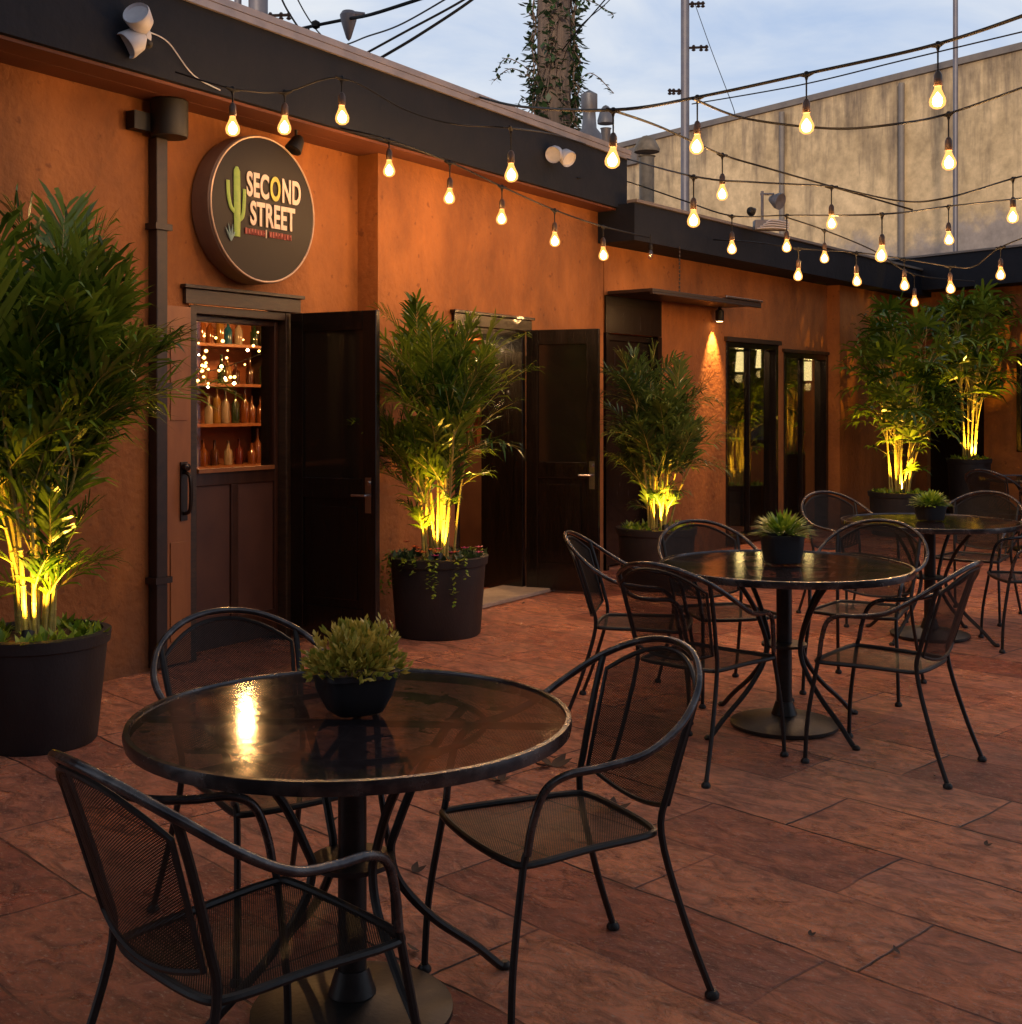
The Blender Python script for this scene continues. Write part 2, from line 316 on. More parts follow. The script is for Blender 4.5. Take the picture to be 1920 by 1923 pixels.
M['wood_pole'] = mat('weathered_pole', (.10, .070, .058), .85, col2=(.20, .14, .11), nscale=6, stretch=(5, 5, .5), bump=.6, bscale=20)
M['steel_pole'] = mat('steel_pole', (.13, .12, .15), .5, .4, col2=(.19, .175, .19), nscale=6)
M['vent'] = mat('grey_vent', (.13, .13, .15), .5, .5, col2=(.22, .21, .22), nscale=6)
M['concrete'] = mat('pale_threshold', (.24, .19, .16), .7, col2=(.36, .29, .24), nscale=12, bump=.2)
M['sign_side'] = mat('sign_casing', (.13, .085, .070), .5, .1, col2=(.20, .13, .10), nscale=6)
M['sign_rim'] = mat('sign_rim', (.48, .34, .26), .35, .4)
M['sign_face'] = mat('sign_face', (.012, .008, .007), .5, col2=(.020, .013, .009), nscale=2, spec=.25)
M['cream'] = mat('cream_lettering', (.80, .62, .50), .5)
M['yellow'] = mat('yellow_letter', (.62, .55, .06), .5)
M['cactus'] = mat('cactus_green', (.20, .34, .05), .5, col2=(.28, .42, .07), nscale=30)
M['sign_blue'] = mat('agave_blue', (.20, .30, .30), .5)
M['sign_red'] = mat('sign_red', (.28, .035, .028), .5)
M['brass'] = mat('dark_brass', (.05, .04, .035), .35, .8)
M['steel'] = mat('bright_steel', (.45, .42, .42), .25, 1)
M['deadleaf'] = mat('dead_leaf', (.025, .014, .010), .8, col2=(.06, .03, .018), nscale=30)
M['amber'] = emit_mat('amber_point', (1, .50, .14), 11)
M['lens_y'] = emit_mat('yellow_lens', (1, .78, .20), 14)
M['lens_w'] = emit_mat('warm_lens', (1, .62, .25), 20)
M['shade'] = emit_mat('lit_lamp_shade', (1, .66, .28), 3.5)

# ------------------------------------------------------------------ mesh helper
class MB:
    def __init__(s):
        s.v, s.f, s.m, s.uv, s.tint = [], [], [], {}, {}
    def quad(s, pts, mi=0, uvs=None, tint=None):
        b = len(s.v); s.v += [Vector(p) for p in pts]; fi = len(s.f)
        s.f.append(tuple(range(b, b + len(pts)))); s.m.append(mi)
        if uvs: s.uv[fi] = uvs
        if tint is not None: s.tint[fi] = tint
    def box(s, a, b, fr=None, mi=0):
        P = [Vector((x, y, z)) for x in (a[0], b[0]) for y in (a[1], b[1]) for z in (a[2], b[2])]
        if fr: P = [fr(*p) for p in P]
        k = len(s.v); s.v += P
        for q in ((0, 1, 3, 2), (4, 6, 7, 5), (0, 4, 5, 1), (2, 3, 7, 6), (0, 2, 6, 4), (1, 5, 7, 3)):
            s.f.append(tuple(k + i for i in q)); s.m.append(mi)
        return s
    def tube(s, pts, r, seg=8, mi=0, cap=True, closed=False):
        pts = [Vector(p) for p in pts]; n = len(pts)
        rad = r if isinstance(r, (list, tuple)) else [r] * n
        k0 = len(s.v); prev = None
        for i, p in enumerate(pts):
            if closed: t = pts[(i + 1) % n] - pts[i - 1]
            else: t = pts[min(i + 1, n - 1)] - pts[max(i - 1, 0)]
            if t.length < 1e-9: t = Vector((0, 0, 1))
            t.normalize()
            if prev is None:
                a = t.cross(Vector((0, 0, 1)))
                if a.length < .05: a = t.cross(Vector((1, 0, 0)))
            else:
                a = prev - t * prev.dot(t)
            a.normalize(); prev = a; b = t.cross(a)
            for j in range(seg):
                th = 2 * math.pi * j / seg
                s.v.append(p + (a * math.cos(th) + b * math.sin(th)) * rad[i])
        for i in range(n if closed else n - 1):
            i2 = (i + 1) % n
            for j in range(seg):
                j2 = (j + 1) % seg
                s.f.append((k0 + i * seg + j, k0 + i * seg + j2, k0 + i2 * seg + j2, k0 + i2 * seg + j)); s.m.append(mi)
        if cap and not closed:
            s.f.append(tuple(k0 + j for j in range(seg))[::-1]); s.m.append(mi)
            s.f.append(tuple(k0 + (n - 1) * seg + j for j in range(seg))); s.m.append(mi)
        return s
    def lathe(s, prof, seg=24, c=(0, 0, 0), ax=None, mi=0):
        """prof: list of (radius, height) along axis ax"""
        c = Vector(c); w = Vector(ax).normalized() if ax else Vector((0, 0, 1))
        u = w.cross(Vector((0, 0, 1)))
        u = Vector((1, 0, 0)) if u.length < .01 else u.normalized()
        v = w.cross(u); k0 = len(s.v)
        for r, h in prof:
            for j in range(seg):
                th = 2 * math.pi * j / seg
                s.v.append(c + w * h + (u * math.cos(th) + v * math.sin(th)) * max(r, 1e-5))
        for i in range(len(prof) - 1):
            for j in range(seg):
                j2 = (j + 1) % seg
                s.f.append((k0 + i * seg + j, k0 + i * seg + j2, k0 + (i + 1) * seg + j2, k0 + (i + 1) * seg + j)); s.m.append(mi)
        if prof[0][0] > 1e-4: s.f.append(tuple(k0 + j for j in range(seg))[::-1]); s.m.append(mi)
        if prof[-1][0] > 1e-4: s.f.append(tuple(k0 + (len(prof) - 1) * seg + j for j in range(seg))); s.m.append(mi)
        return s
    def build(s, name, mats, parent=None, smooth=False, bevel=0):
        me = bpy.data.meshes.new(name)
        me.from_pydata([tuple(v) for v in s.v], [], s.f)
        if not isinstance(mats, (list, tuple)): mats = [mats]
        for m_ in mats: me.materials.append(m_)
        me.polygons.foreach_set('material_index', s.m)
        if s.uv:
            ul = me.uv_layers.new(name='UVMap')
            for fi, uvs in s.uv.items():
                for k, li in enumerate(me.polygons[fi].loop_indices): ul.data[li].uv = uvs[k]
        if s.tint:
            at = me.attributes.new('tint', 'FLOAT', 'FACE')
            at.data.foreach_set('value', [s.tint.get(i, .5) for i in range(len(s.f))])
        else:
            import bmesh
            bm = bmesh.new(); bm.from_mesh(me); bmesh.ops.recalc_face_normals(bm, faces=bm.faces); bm.to_mesh(me); bm.free()
        if smooth:
            me.polygons.foreach_set('use_smooth', [True] * len(me.polygons))
            if hasattr(me, 'set_sharp_from_angle'): me.set_sharp_from_angle(angle=R(42))
        me.update()
        o = bpy.data.objects.new(name, me); COL.objects.link(o)
        if parent: o.parent = parent
        if bevel:
            b = o.modifiers.new('bevel', 'BEVEL'); b.width = bevel; b.segments = 2; b.limit_method = 'ANGLE'
        return o

def spline(pts, per=6, closed=False):
    pts = [Vector(p) for p in pts]; n = len(pts); out = []
    for i in range(n if closed else n - 1):
        if closed: p0, p1, p2, p3 = pts[i - 1], pts[i], pts[(i + 1) % n], pts[(i + 2) % n]
        else: p0, p1, p2, p3 = pts[max(i - 1, 0)], pts[i], pts[i + 1], pts[min(i + 2, n - 1)]
        for k in range(per):
            t = k / per
            out.append(.5 * ((2 * p1) + (-p0 + p2) * t + (2 * p0 - 5 * p1 + 4 * p2 - p3) * t * t + (-p0 + 3 * p1 - 3 * p2 + p3) * t ** 3))
    if not closed: out.append(pts[-1])
    return out

def tag(o, label=None, cat=None, group=None, kind=None):
    if label: o['label'] = label
    if cat: o['category'] = cat
    if group: o['group'] = group
    if kind: o['kind'] = kind
    return o
def thing(name, label, cat, loc=(0, 0, 0), rz=0, group=None):
    o = bpy.data.objects.new(name, None); COL.objects.link(o); o.empty_display_size = .1
    o.location = loc; o.rotation_euler = (0, 0, rz)
    return tag(o, label, cat, group)
def copy_tree(o, parent=None):
    c = o.copy(); COL.objects.link(c); c.parent = parent
    for ch in list(o.children): copy_tree(ch, c)
    return c
def px(x, y, Y):
    """the point at depth Y metres seen at photo pixel (x, y)"""
    return Vector(((x - CX) / F * Y, Y, EYE + (HY - y) / F * Y))
def light(name, kind, loc, energy, col, parent=None, **kw):
    d = bpy.data.lights.new(name, kind); d.energy = energy; d.color = col
    for k, v in kw.items(): setattr(d, k, v)
    o = bpy.data.objects.new(name, d); COL.objects.link(o); o.location = loc
    if parent: o.parent = parent
    return o

# building frames: s along the wall, t out into the courtyard, z up
def frame(O, d, n):
    O, d, n = Vector((*O, 0)), Vector((*d, 0)), Vector((*n, 0))
    return lambda s, t, z: O + d * s + n * t + Vector((0, 0, z))
d1 = Vector((1490, 2300)).normalized(); n1 = Vector((d1.y, -d1.x))
W1 = frame((-2.133, 6.815), d1, n1)
d2 = Vector((1810, 2300)).normalized(); n2 = Vector((d2.y, -d2.x))
W2 = frame((.843, 11.08), d2, n2)
d3 = Vector((1750, -2300)).normalized(); n3 = Vector((d3.y, -d3.x))     # out of the back wall, towards the camera
W3 = frame((5.45, 16.94), d3, n3)
RZ1 = math.atan2(d1.y, d1.x); RZ2 = math.atan2(d2.y, d2.x)

# ------------------------------------------------------------------ ground
g = MB(); S = 90
g.quad([(-S, -S, 0), (S, -S, 0), (S, S, 0), (-S, S, 0)])
tag(g.build('patio_floor', M['paving']), kind='structure')

# ------------------------------------------------------------------ the restaurant
B = thing('restaurant_building', 'low orange stucco restaurant with dark fascia and open black doors round the courtyard', 'building')
ZT = 3.25
w = MB()
w.box((-5, -.2, 0), (.445, 0, ZT), W1); w.box((.445, -.2, 2.13), (1.299, 0, ZT), W1); w.box((1.299, -.2, 0), (1.972, 0, ZT), W1)
w.build('wall', M['stucco'], B)
w = MB()
w.box((1.972, -.2, 0), (2.878, .18, ZT), W1); w.box((2.878, -.2, 2.13), (3.844, .18, ZT), W1); w.box((3.844, -.2, 0), (5.18, .18, ZT), W1)
w.build('wall', M['stucco'], B)
w = MB()
Z2 = 2.95
w.box((0, -.2, 2.16), (.97, 0, Z2), W2); w.box((.97, -.2, 0), (2.286, 0, Z2), W2)
w.box((2.286, -.2, 2.17), (3.50, 0, Z2), W2); w.box((3.50, -.2, 0), (3.66, 0, Z2), W2)
w.box((3.66, -.2, 2.10), (4.86, 0, Z2), W2)
w.build('wall', M['stucco'], B)
w = MB(); w.box((4.86, -.2, 0), (7.6, .16, Z2), W2); w.build('wall', M['stucco'], B)
w = MB()
w.box((0, -.2, 0), (.35, 0, 3.02), W3); w.box((.35, -.2, 2.1), (1.2, 0, 3.02), W3); w.box((1.2, -.2, 0), (1.66, 0, 3.02), W3)
w.box((1.66, -.2, 0), (2.75, 0, .9), W3); w.box((1.66, -.2, 2.15), (2.75, 0, 3.02), W3); w.box((2.75, -.2, 0), (8, 0, 3.02), W3)
w.build('wall', M['stucco'], B)
# roofs
r1 = MB(); r1.box((-5.2, -6, ZT), (5.22, .4, 3.74), W1); r1o = r1.build('roof', M['fascia'], B)
c = MB(); c.box((-5.2, .30, 3.745), (5.25, .43, 3.785), W1); c.box((-5.2, .404, 3.70), (5.25, .425, 3.742), W1); c.build('coping', M['coping'], r1o)
sf = MB(); sf.box((-5.2, .185, ZT - .02), (5.2, .37, ZT - .003), W1); sf.box((-5.2, .003, ZT - .021), (1.969, .184, ZT - .004), W1); sf.build('soffit', M['soffit'], B)
r2 = MB(); r2.box((-.12, -5, 2.953), (7.75, .4, 3.28), W2); r2o = r2.build('roof', M['fascia'], B)
c = MB(); c.box((-.12, .32, 3.284), (7.75, .425, 3.31), W2); c.build('coping', M['wh_cap'], r2o)
r3 = MB(); r3.box((-.6, -5, 3.024), (9, .36, 3.46), W3); r3o = r3.build('roof', M['fascia'], B)
c = MB(); c.box((-.6, .28, 3.464), (9, .385, 3.49), W3); c.build('coping', M['wh_cap'], r3o)

# door openings: frames, leaves
def jambs(fr, s0, s1, z1, t0=.0, wd=.05, proud=.03, hdr=.09, hext=.05, deep=.16, m='trim'):
    b = MB()
    b.box((s0, t0 - deep, 0), (s0 + wd, t0 + .012, z1), fr); b.box((s1 - wd, t0 - deep, 0), (s1, t0 + .012, z1), fr)
    b.box((s0 + wd, t0 - deep, z1 - wd), (s1 - wd, t0 + .008, z1), fr)
    b.box((s0 - hext, t0 + .003, z1 + .003), (s1 + hext + .02, t0 + proud, z1 + hdr), fr)
    b.box((s0 - hext - .02, t0 + .003, z1 + hdr + .003), (s1 + hext + .04, t0 + proud + .02, z1 + hdr + .025), fr)
    return b.build('door_frame', M[m], B, bevel=.003)
jambs(W1, .445, 1.299, 2.10, deep=.21)
jambs(W1, 2.878, 3.844, 2.10, .18, deep=.39, m='door')
def leaf(a, b, z0, z1, glassy=True, handle_z=.95, label=None):
    """a door leaf standing between two floor points"""
    a, b = Vector((*a, 0)), Vector((*b, 0)); u = (b - a); L = u.length; u.normalize(); v = Vector((u.y, -u.x, 0))
    fr = lambda s, t, z: a + u * s + v * t + Vector((0, 0, z))
    m = MB(); st = .10
    m.box((0, -.022, z0), (st, .022, z1), fr); m.box((L - st, -.022, z0), (L, .022, z1), fr)
    m.box((st, -.021, z0), (L - st, .021, z0 + .22), fr); m.box((st, -.021, z1 - .12), (L - st, .021, z1), fr); m.box((st, -.021, .92), (L - st, .021, 1.05), fr)
    o = m.build('door', M['door'], B, bevel=.004)
    if label: o['label'] = label
    p = MB(); p.box((st - .003, -.008, z0 + .2), (L - st + .003, .008, .93), fr)
    p.box((st + .05, .009, z0 + .27), (L - st - .05, .014, .87), fr); p.box((st + .05, -.014, z0 + .27), (L - st - .05, -.009, .87), fr)
    p.build('panel', M['door'], o, bevel=.003)
    g_ = MB(); g_.box((st - .003, -.006, 1.04), (L - st + .003, .006, z1 - .11), fr); g_.build('pane', M['door_glass'], o)
    h = MB()
    for sg in (-1, 1):
        h.box((L - .075, sg * .023, handle_z - .11), (L - .03, sg * .030, handle_z + .11), fr)
        h.tube([fr(L - .052, sg * .028, handle_z), fr(L - .052, sg * .065, handle_z), fr(L - .15, sg * .07, handle_z)], .009, 8)
        h.lathe([(.016, 0), (.016, .012), (.0, .014)], 12, fr(L - .052, sg * .030, handle_z + .075), v * sg)
    h.build('handle', M['steel'], o, smooth=True)
    k = MB()
    for z in (.3, 1.1, 1.85): k.tube([fr(.0, .0, z - .05), fr(.0, .0, z + .05)], .012, 8)
    k.build('hinge', M['brass'], o)
    return o
h1 = W1(1.29, .03, 0); leaf((h1.x, h1.y), (-.822, 7.56), .02, 2.095, label='black door leaf standing open beside the bar entrance')
h2 = W1(3.83, .215, 0); leaf((h2.x, h2.y), (.70, 9.70), .02, 2.11, label='brown glazed door leaf standing open in the middle of the wall')
# narrow side leaf with its big lever plate, left of the first opening
m = MB(); m.box((.225, .004, .02), (.42, .045, 2.08), W1); o = m.build('door', M['orange_wood'], B, bevel=.004); o['label'] = 'narrow orange-brown door leaf with long handle plate'
for a_, b_ in ((.15, .72), (1.42, 1.96)):
    p = MB(); p.box((.262, .047, a_), (.385, .052, b_), W1); p.build('panel', M['orange_wood'], o, bevel=.002)
h = MB(); h.box((.335, .047, .84), (.385, .055, 1.18), W1)
h.tube(spline([W1(.36, .05, 1.12), W1(.36, .10, 1.10), W1(.36, .11, 1.0), W1(.36, .10, .90), W1(.36, .05, .88)], 5), .011, 8)
h.lathe([(.022, 0), (.022, .03), (.0, .04)], 14, W1(.36, .055, 1.15), (n1.x, n1.y, 0)); h.build('handle', M['brass'], o, smooth=True)
# half-glazed door closing the first opening
m = MB()
m.box((.497, -.10, .03), (.53, -.055, 2.048), W1); m.box((1.215, -.10, .03), (1.246, -.055, 2.048), W1)
m.box((.53, -.099, 1.02), (1.215, -.056, 1.10), W1); m.box((.53, -.099, .03), (1.215, -.056, .20), W1); m.box((.53, -.099, 2.01), (1.215, -.056, 2.048), W1)
m.box((.84, -.098, .20), (.90, -.057, 1.02), W1)
o = m.build('door', M['door_panel'], B, bevel=.004); o['label'] = 'half-glazed brown door showing the bottles of the bar'
for a_, b_ in ((.528, .842), (.898, 1.217)):
    p = MB(); p.box((a_, -.085, .19), (b_, -.072, 1.03), W1); p.build('panel', M['interior_dark'], o)
p = MB(); p.box((.528, -.080, 1.098), (1.217, -.074, 2.012), W1); p.build('pane', M['glass_dim'], o)
p = MB(); p.box((.55, -.054, 1.10), (1.19, -.03, 1.125), W1); p.build('sill', M['orange_wood'], o)
# threshold of the second opening
m = MB(); m.box((2.80, .0, .004), (3.95, .42, .035), W1); m.build('threshold', M['concrete'], B, bevel=.006)
# rooms behind the walls
m = MB()
m.box((-1.2, -3.6, .004), (5.12, -.205, .012), W1); m.build('interior_floor', M['interior_dark'], B)
m = MB()
m.box((-1.2, -3.6, .013), (5.12, -3.5, 3.24), W1); m.box((-1.3, -3.6, .013), (-1.2, -.205, 3.24), W1)
m.build('interior_wall', M['interior_dark'], B)
m = MB(); m.box((5.02, -3.5, .013), (5.12, -.205, 3.24), W1); m.build('interior_wall', M['interior_dark'], B)
m = MB()
m.box((.9, -3.4, .004), (7.4, -.205, .012), W2); m.build('interior_floor', M['interior_dark'], B)
m = MB(); m.box((.9, -3.4, .013), (7.4, -3.3, 2.94), W2); m.box((7.3, -3.3, .013), (7.4, -.205, 2.94), W2); m.box((-.3, -1.2, 0), (1.2, -1.1, 2.94), W2)
m.box((1.12, -3.29, .013), (1.2, -.205, 2.94), W2)
m.build('interior_wall', M['interior_dark'], B)
# recessed dark doorway behind the middle palm
m = MB()
m.box((.02, -.19, 0), (.07, .01, 2.50), W2); m.box((.90, -.19, 0), (.97, .02, 2.155), W2); m.box((.07, -.10, 2.10), (.90, -.05, 2.155), W2)
m.box((.0, .003, 2.16), (.965, .02, 2.50), W2)
m.build('door_frame', M['door'], B)
m = MB(); m.box((.07, -.13, .02), (.90, -.09, 2.10), W2); o = m.build('door', M['door'], B); o['label'] = 'black door in the recess behind the middle palm'
# glazed openings of the second wing
def glazed(fr, s0, s1, z0, z1, t0, mull, name='window', transom=None):
    b = MB(); e = .06
    b.box((s0, t0 - .14, z0), (s0 + e, t0 + .015, z1), fr); b.box((s1 - e, t0 - .14, z0), (s1, t0 + .015, z1), fr)
    b.box((s0 + e, t0 - .139, z1 - e), (s1 - e, t0 + .012, z1), fr); b.box((s0 + e, t0 - .139, z0), (s1 - e, t0 + .012, z0 + .09), fr)
    for q in mull: b.box((q - .02, t0 - .10, z0 + .09), (q + .02, t0 - .03, z1 - e), fr)
    if transom: b.box((s0 + e, t0 - .098, transom - .02), (s1 - e, t0 - .032, transom + .02), fr)
    o = b.build(name, M['door'], B, bevel=.003)
    g_ = MB(); g_.box((s0 + e - .002, t0 - .068, z0 + .088), (s1 - e + .002, t0 - .062, z1 - e + .002), fr); g_.build('pane', M['glass'], o)
    return o
o = glazed(W2, 2.286, 3.50, .02, 2.17, 0, (2.9,)); o['label'] = 'tall dark window nearest the downlight'
o = glazed(W2, 3.66, 4.86, .02, 2.10, 0, (4.25,)); o['label'] = 'tall dark window beside the wall step'
m = MB(); m.box((3.66 - .04, .003, 2.103), (4.9, .03, 2.14), W2); m.box((2.25, .003, 2.173), (3.54, .04, 2.22), W2); m.build('lintel', M['trim'], B)
o = glazed(W3, 1.66, 2.75, .9, 2.15, 0, (2.2,)); o['label'] = 'window in the back wall at the right edge'
m = MB(); m.box((.35, -.15, .01), (1.2, -.08, 2.1), W3); o = m.build('door', M['door'], B); o['label'] = 'dark door in the back corner behind the far palms'
# skirting course of the back wing
m = MB(); m.box((4.86, .164, .004), (7.5, .176, .16), W2); m.box((1.20, .003, .004), (8, .015, .16), W3); m.build('skirting', M['interior_dark'], B)

# canopy over the doorway
cn = thing('door_canopy', 'thin black metal canopy hung from a chain over the recessed doorway', 'canopy', W2(1.0, 0, 2.5), 0)
def rel(fr, root):
    o = Vector(root.location)
    return lambda s, t, z: fr(s, t, z) - o
wr = rel(W2, cn)
m = MB(); m.box((.02, .022, 2.505), (2.11, .50, 2.535), wr); m.box((.02, .47, 2.485), (2.11, .503, 2.504), wr); m.build('slab', M['pipe'], cn, bevel=.004)
m = MB(); m.box((1.35, .30, 2.538), (2.12, .515, 2.56), wr); m.build('gutter_edge', M['steel'], cn, bevel=.004)
m = MB()
for k in range(12): m.lathe([(.0, 0), (.008, .006), (.008, .026), (0, .032)], 6, wr(.62, .42, 2.54 + k * .036))
m.build('chain', M['pipe'], cn)
dl = thing('wall_downlight', 'small black downlight glowing on the orange pier under the canopy', 'lamp', W2(2.00, .085, 2.36))
m = MB(); m.lathe([(.035, .0), (.045, .02), (.045, .11), (.02, .13), (.02, .148)], 16); m.build('housing', M['black'], dl, smooth=True)
m = MB(); m.lathe([(.0, -.001), (.033, -.001), (.033, .004)], 16); m.build('lens', M['lens_w'], dl)
light('spot', 'SPOT', (0, 0, -.012), 150, (1, .55, .18), dl, spot_size=R(58), spot_blend=.8, shadow_soft_size=.02).rotation_euler = (Vector((n2.x * .22, n2.y * .22, 1))).to_track_quat('Z', 'Y').to_euler()

# ------------------------------------------------------------------ fixtures on the facade
ds = thing('downspout', 'dark square downspout with black box at its top left of the round sign', 'downspout', W1(.18, .06, 0))
wr = rel(W1, ds)
m = MB(); m.box((.14, .004, .02), (.22, .075, 3.02), wr)
m.build('pipe', M['pipe'], ds, bevel=.006)
for z in (.5, 1.6, 2.5):
    m = MB(); m.box((.12, .002, z), (.24, .092, z + .035), wr); m.build('bracket', M['pipe'], ds)
m = MB(); m.lathe([(.10, 0), (.105, .02), (.105, .20), (.09, .215)], 20, wr(.19, .12, 3.02)); m.box((-.02, .01, 3.04), (.10, .08, 3.14), wr); m.build('collector_box', M['black'], ds, smooth=True)

def flood(name, label, base, aim, sc=1.0, cord=None):
    t = thing(name, label, 'security light', base)
    ax = Vector((n1.x, n1.y, 0))
    m = MB(); m.lathe([(.055 * sc, 0), (.055 * sc, .02 * sc), (.03 * sc, .035 * sc)], 18, (0, 0, 0), ax); m.build('base', M['white'], t, smooth=True)
    for k, a in enumerate(aim):
        a = Vector(a).normalized()
        m = MB(); o = ax * .05 * sc + a * .02 * sc
        m.tube([ax * .02 * sc, o], .014 * sc, 8)
        m.lathe([(.03 * sc, -.02 * sc), (.062 * sc, .02 * sc), (.072 * sc, .09 * sc), (.068 * sc, .10 * sc), (.06 * sc, .085 * sc), (0, .08 * sc)], 22, o + a * .03 * sc, a)
        m.build('lamp_head', M['white'], t, smooth=True)
    m = MB(); m.lathe([(.022 * sc, 0), (.022 * sc, .03 * sc), (0, .04 * sc)], 12, ax * .04 * sc + Vector((0, 0, -.045 * sc)), ax + Vector((0, 0, -.6))); m.build('sensor', M['black'], t)
    if cord:
        m = MB(); m.tube(spline([Vector(c_) - Vector(base) for c_ in cord], 6), .0035, 6); m.build('cord', M['white'], t)
    return t
p0 = W1(-.25, .402, 3.44)
flood('floodlight', 'white twin floodlight with hanging cord on the dark fascia at the top left', p0, [(-.1, -.7, .35), (-.55, -.5, -.55)], 1.0,
      [W1(-.22, .43, 3.46), W1(-.08, .42, 3.44), W1(.1, .412, 3.31), W1(.3, .41, 3.27)])
flood('floodlight', 'small white floodlight on the dark fascia near the end of the roof', W1(3.94, .402, 3.55), [(-.3, -.7, -.3), (.5, -.5, -.5)], .95)
sp = thing('sign_spotlight', 'black spotlight under the fascia just above the round sign', 'spotlight', W1(1.14, .20, 3.14))
m = MB(); m.tube([(0, 0, .10), (0, 0, .02)], .010, 8); m.lathe([(.02, -.06), (.04, -.035), (.055, .045), (.05, .05), (0, .035)], 20, (0, 0, 0), (-.35, -.35, -.85)); m.build('housing', M['black'], sp, smooth=True)

# round sign
SG = thing('round_sign', 'round dark restaurant sign with green cactus and cream lettering reading SECOND STREET', 'sign', W1(.895, -.03, 2.70), RZ1)
# local: x along the wall, -y out of the wall
m = MB(); m.lathe([(.36, .032), (.445, .045), (.45, .06), (.45, .185), (.435, .20), (.425, .20)], 64, (0, 0, 0), (0, -1, 0)); m.build('casing', M['sign_side'], SG, smooth=True)
m = MB(); ring = [(.44 * math.cos(a), -.20, .44 * math.sin(a)) for a in [2 * math.pi * i / 72 for i in range(72)]]
m.tube(ring, .0062, 8, closed=True); m.build('rim', M['sign_rim'], SG, smooth=True)
m = MB(); m.lathe([(.432, 0), (0, .0005)], 64, (0, -.2015, 0), (0, -1, 0)); m.build('face', M['sign_face'], SG)
def text(body, x, z, size, mt, sx=.72, off=.012, y=-.2075, shear=0, name='lettering'):
    cu = bpy.data.curves.new(name, 'FONT'); cu.body = body; cu.size = size; cu.offset = off * size; cu.extrude = .0022; cu.align_x = 'LEFT'; cu.space_character = 1.06
    o = bpy.data.objects.new('tmp', cu); COL.objects.link(o)
    dg = bpy.context.evaluated_depsgraph_get()
    me = bpy.data.meshes.new_from_object(o.evaluated_get(dg)); bpy.data.objects.remove(o)
    wd = max(v.co.x for v in me.vertices)
    for v in me.vertices:
        v.co = Vector((x + v.co.x * sx, y - v.co.z, z + v.co.y))
    me.materials.clear(); me.materials.append(M[mt])
    ob = bpy.data.objects.new(name, me); COL.objects.link(ob); ob.parent = SG
    return x + wd * sx
xe = text('SEC', -.160, .070, .200, 'cream', .55, off=.03)
xe = text('O', xe + .011, .070, .200, 'yellow', .55, off=.03)
xe = text('ND', xe + .012, .070, .200, 'cream', .55, off=.03)
text('STREET', -.130, -.10, .195, 'cream', .58, off=.03)
# the small red line below is too soft to read in the photograph: short worn strokes
m = MB(); x = -.17; rr = random.Random(3)
for wlen in (7, 0, 8):
    if wlen == 0: continue
    for k in range(wlen):
        w_ = .017; z0 = -.165
        for q in ((x, z0, x + .005, z0 + .036), (x + w_ - .005, z0, x + w_, z0 + .036), (x + .005, z0 + rr.choice([.0, .015, .031]), x + w_ - .005, z0 + rr.choice([.0, .015, .031]) + .006)):
            m.box((q[0], -.2085, min(q[1], q[3])), (q[2], -.203, max(q[1], q[3])))
        x += w_ + .008
    x += .03
m.build('lettering', M['sign_red'], SG)
m = MB(); m.box((.005, -.2085, -.172), (.010, -.203, -.122)); m.build('divider', M['cream'], SG)
def blade(mb, pts, wd, y=-.209):
    pts = [Vector((p[0], y, p[1])) for p in pts]; k = len(pts)
    for i in range(k - 1):
        t = (pts[i + 1] - pts[i]).normalized(); q = Vector((-t.z, 0, t.x))
        mb.quad([pts[i] - q * wd[i], pts[i] + q * wd[i], pts[i + 1] + q * wd[i + 1], pts[i + 1] - q * wd[i + 1]])
m = MB()
m.tube([(-.235, -.207, -.19), (-.235, -.207, .0), (-.238, -.207, .20), (-.238, -.207, .225)], [.024, .028, .026, .010], 8)
m.tube(spline([(-.25, -.207, -.045), (-.285, -.207, -.02), (-.305, -.207, .05), (-.31, -.207, .135)], 5), .014, 8)
m.tube(spline([(-.22, -.207, -.09), (-.19, -.207, -.06), (-.178, -.207, .02), (-.176, -.207, .10)], 5), .014, 8)
for v in m.v: v.y = -.2065 + (v.y + .207) * .25
m.build('cactus_emblem', M['cactus'], SG, smooth=True)
m = MB()
for a, L in ((-30, .09), (-12, .105), (8, .10), (28, .075)):
    b0 = Vector((-.285, 0, -.22)); e_ = b0 + Vector((math.sin(R(a)), 0, math.cos(R(a)))) * L
    m.tube([(b0.x, -.2065, b0.z), ((b0.x + e_.x) / 2, -.2065, (b0.z + e_.z) / 2), (e_.x, -.2065, e_.z)], [.004, .007, .001], 6)
m.build('agave_emblem', M['sign_blue'], SG)

# ------------------------------------------------------------------ inside the bar
sh = thing('back_bar_shelves', 'dark back bar with shelves of bottles seen through the half-glazed door', 'shelf', W1(2.9, -2.3, 0))
wr = rel(W1, sh)
m = MB(); m.box((1.5, -2.55, .0), (4.6, -2.1, .95), wr); m.build('cabinet', M['interior_dark'], sh)
for z in (.96, 1.32, 1.66, 2.0, 2.32):
    m = MB(); m.box((1.5, -2.55, z), (4.6, -2.2, z + .025), wr); m.build('shelf', M['orange_wood'], sh)
m = MB(); m.box((1.5, -2.60, .96), (4.6, -2.56, 2.6), wr); m.build('back_panel', M['interior'], sh)
m = MB()
for s_ in (1.5, 2.5, 3.5, 4.57): m.box((s_, -2.54, .99), (s_ + .03, -2.19, 2.6), wr)
m.build('upright', M['trim'], sh)
BG = {}
cols = [(.14, .04, .008), (.015, .03, .010), (.20, .10, .02), (.09, .012, .008), (.26, .20, .14), (.01, .07, .12), (.05, .016, .006)]
BM = []
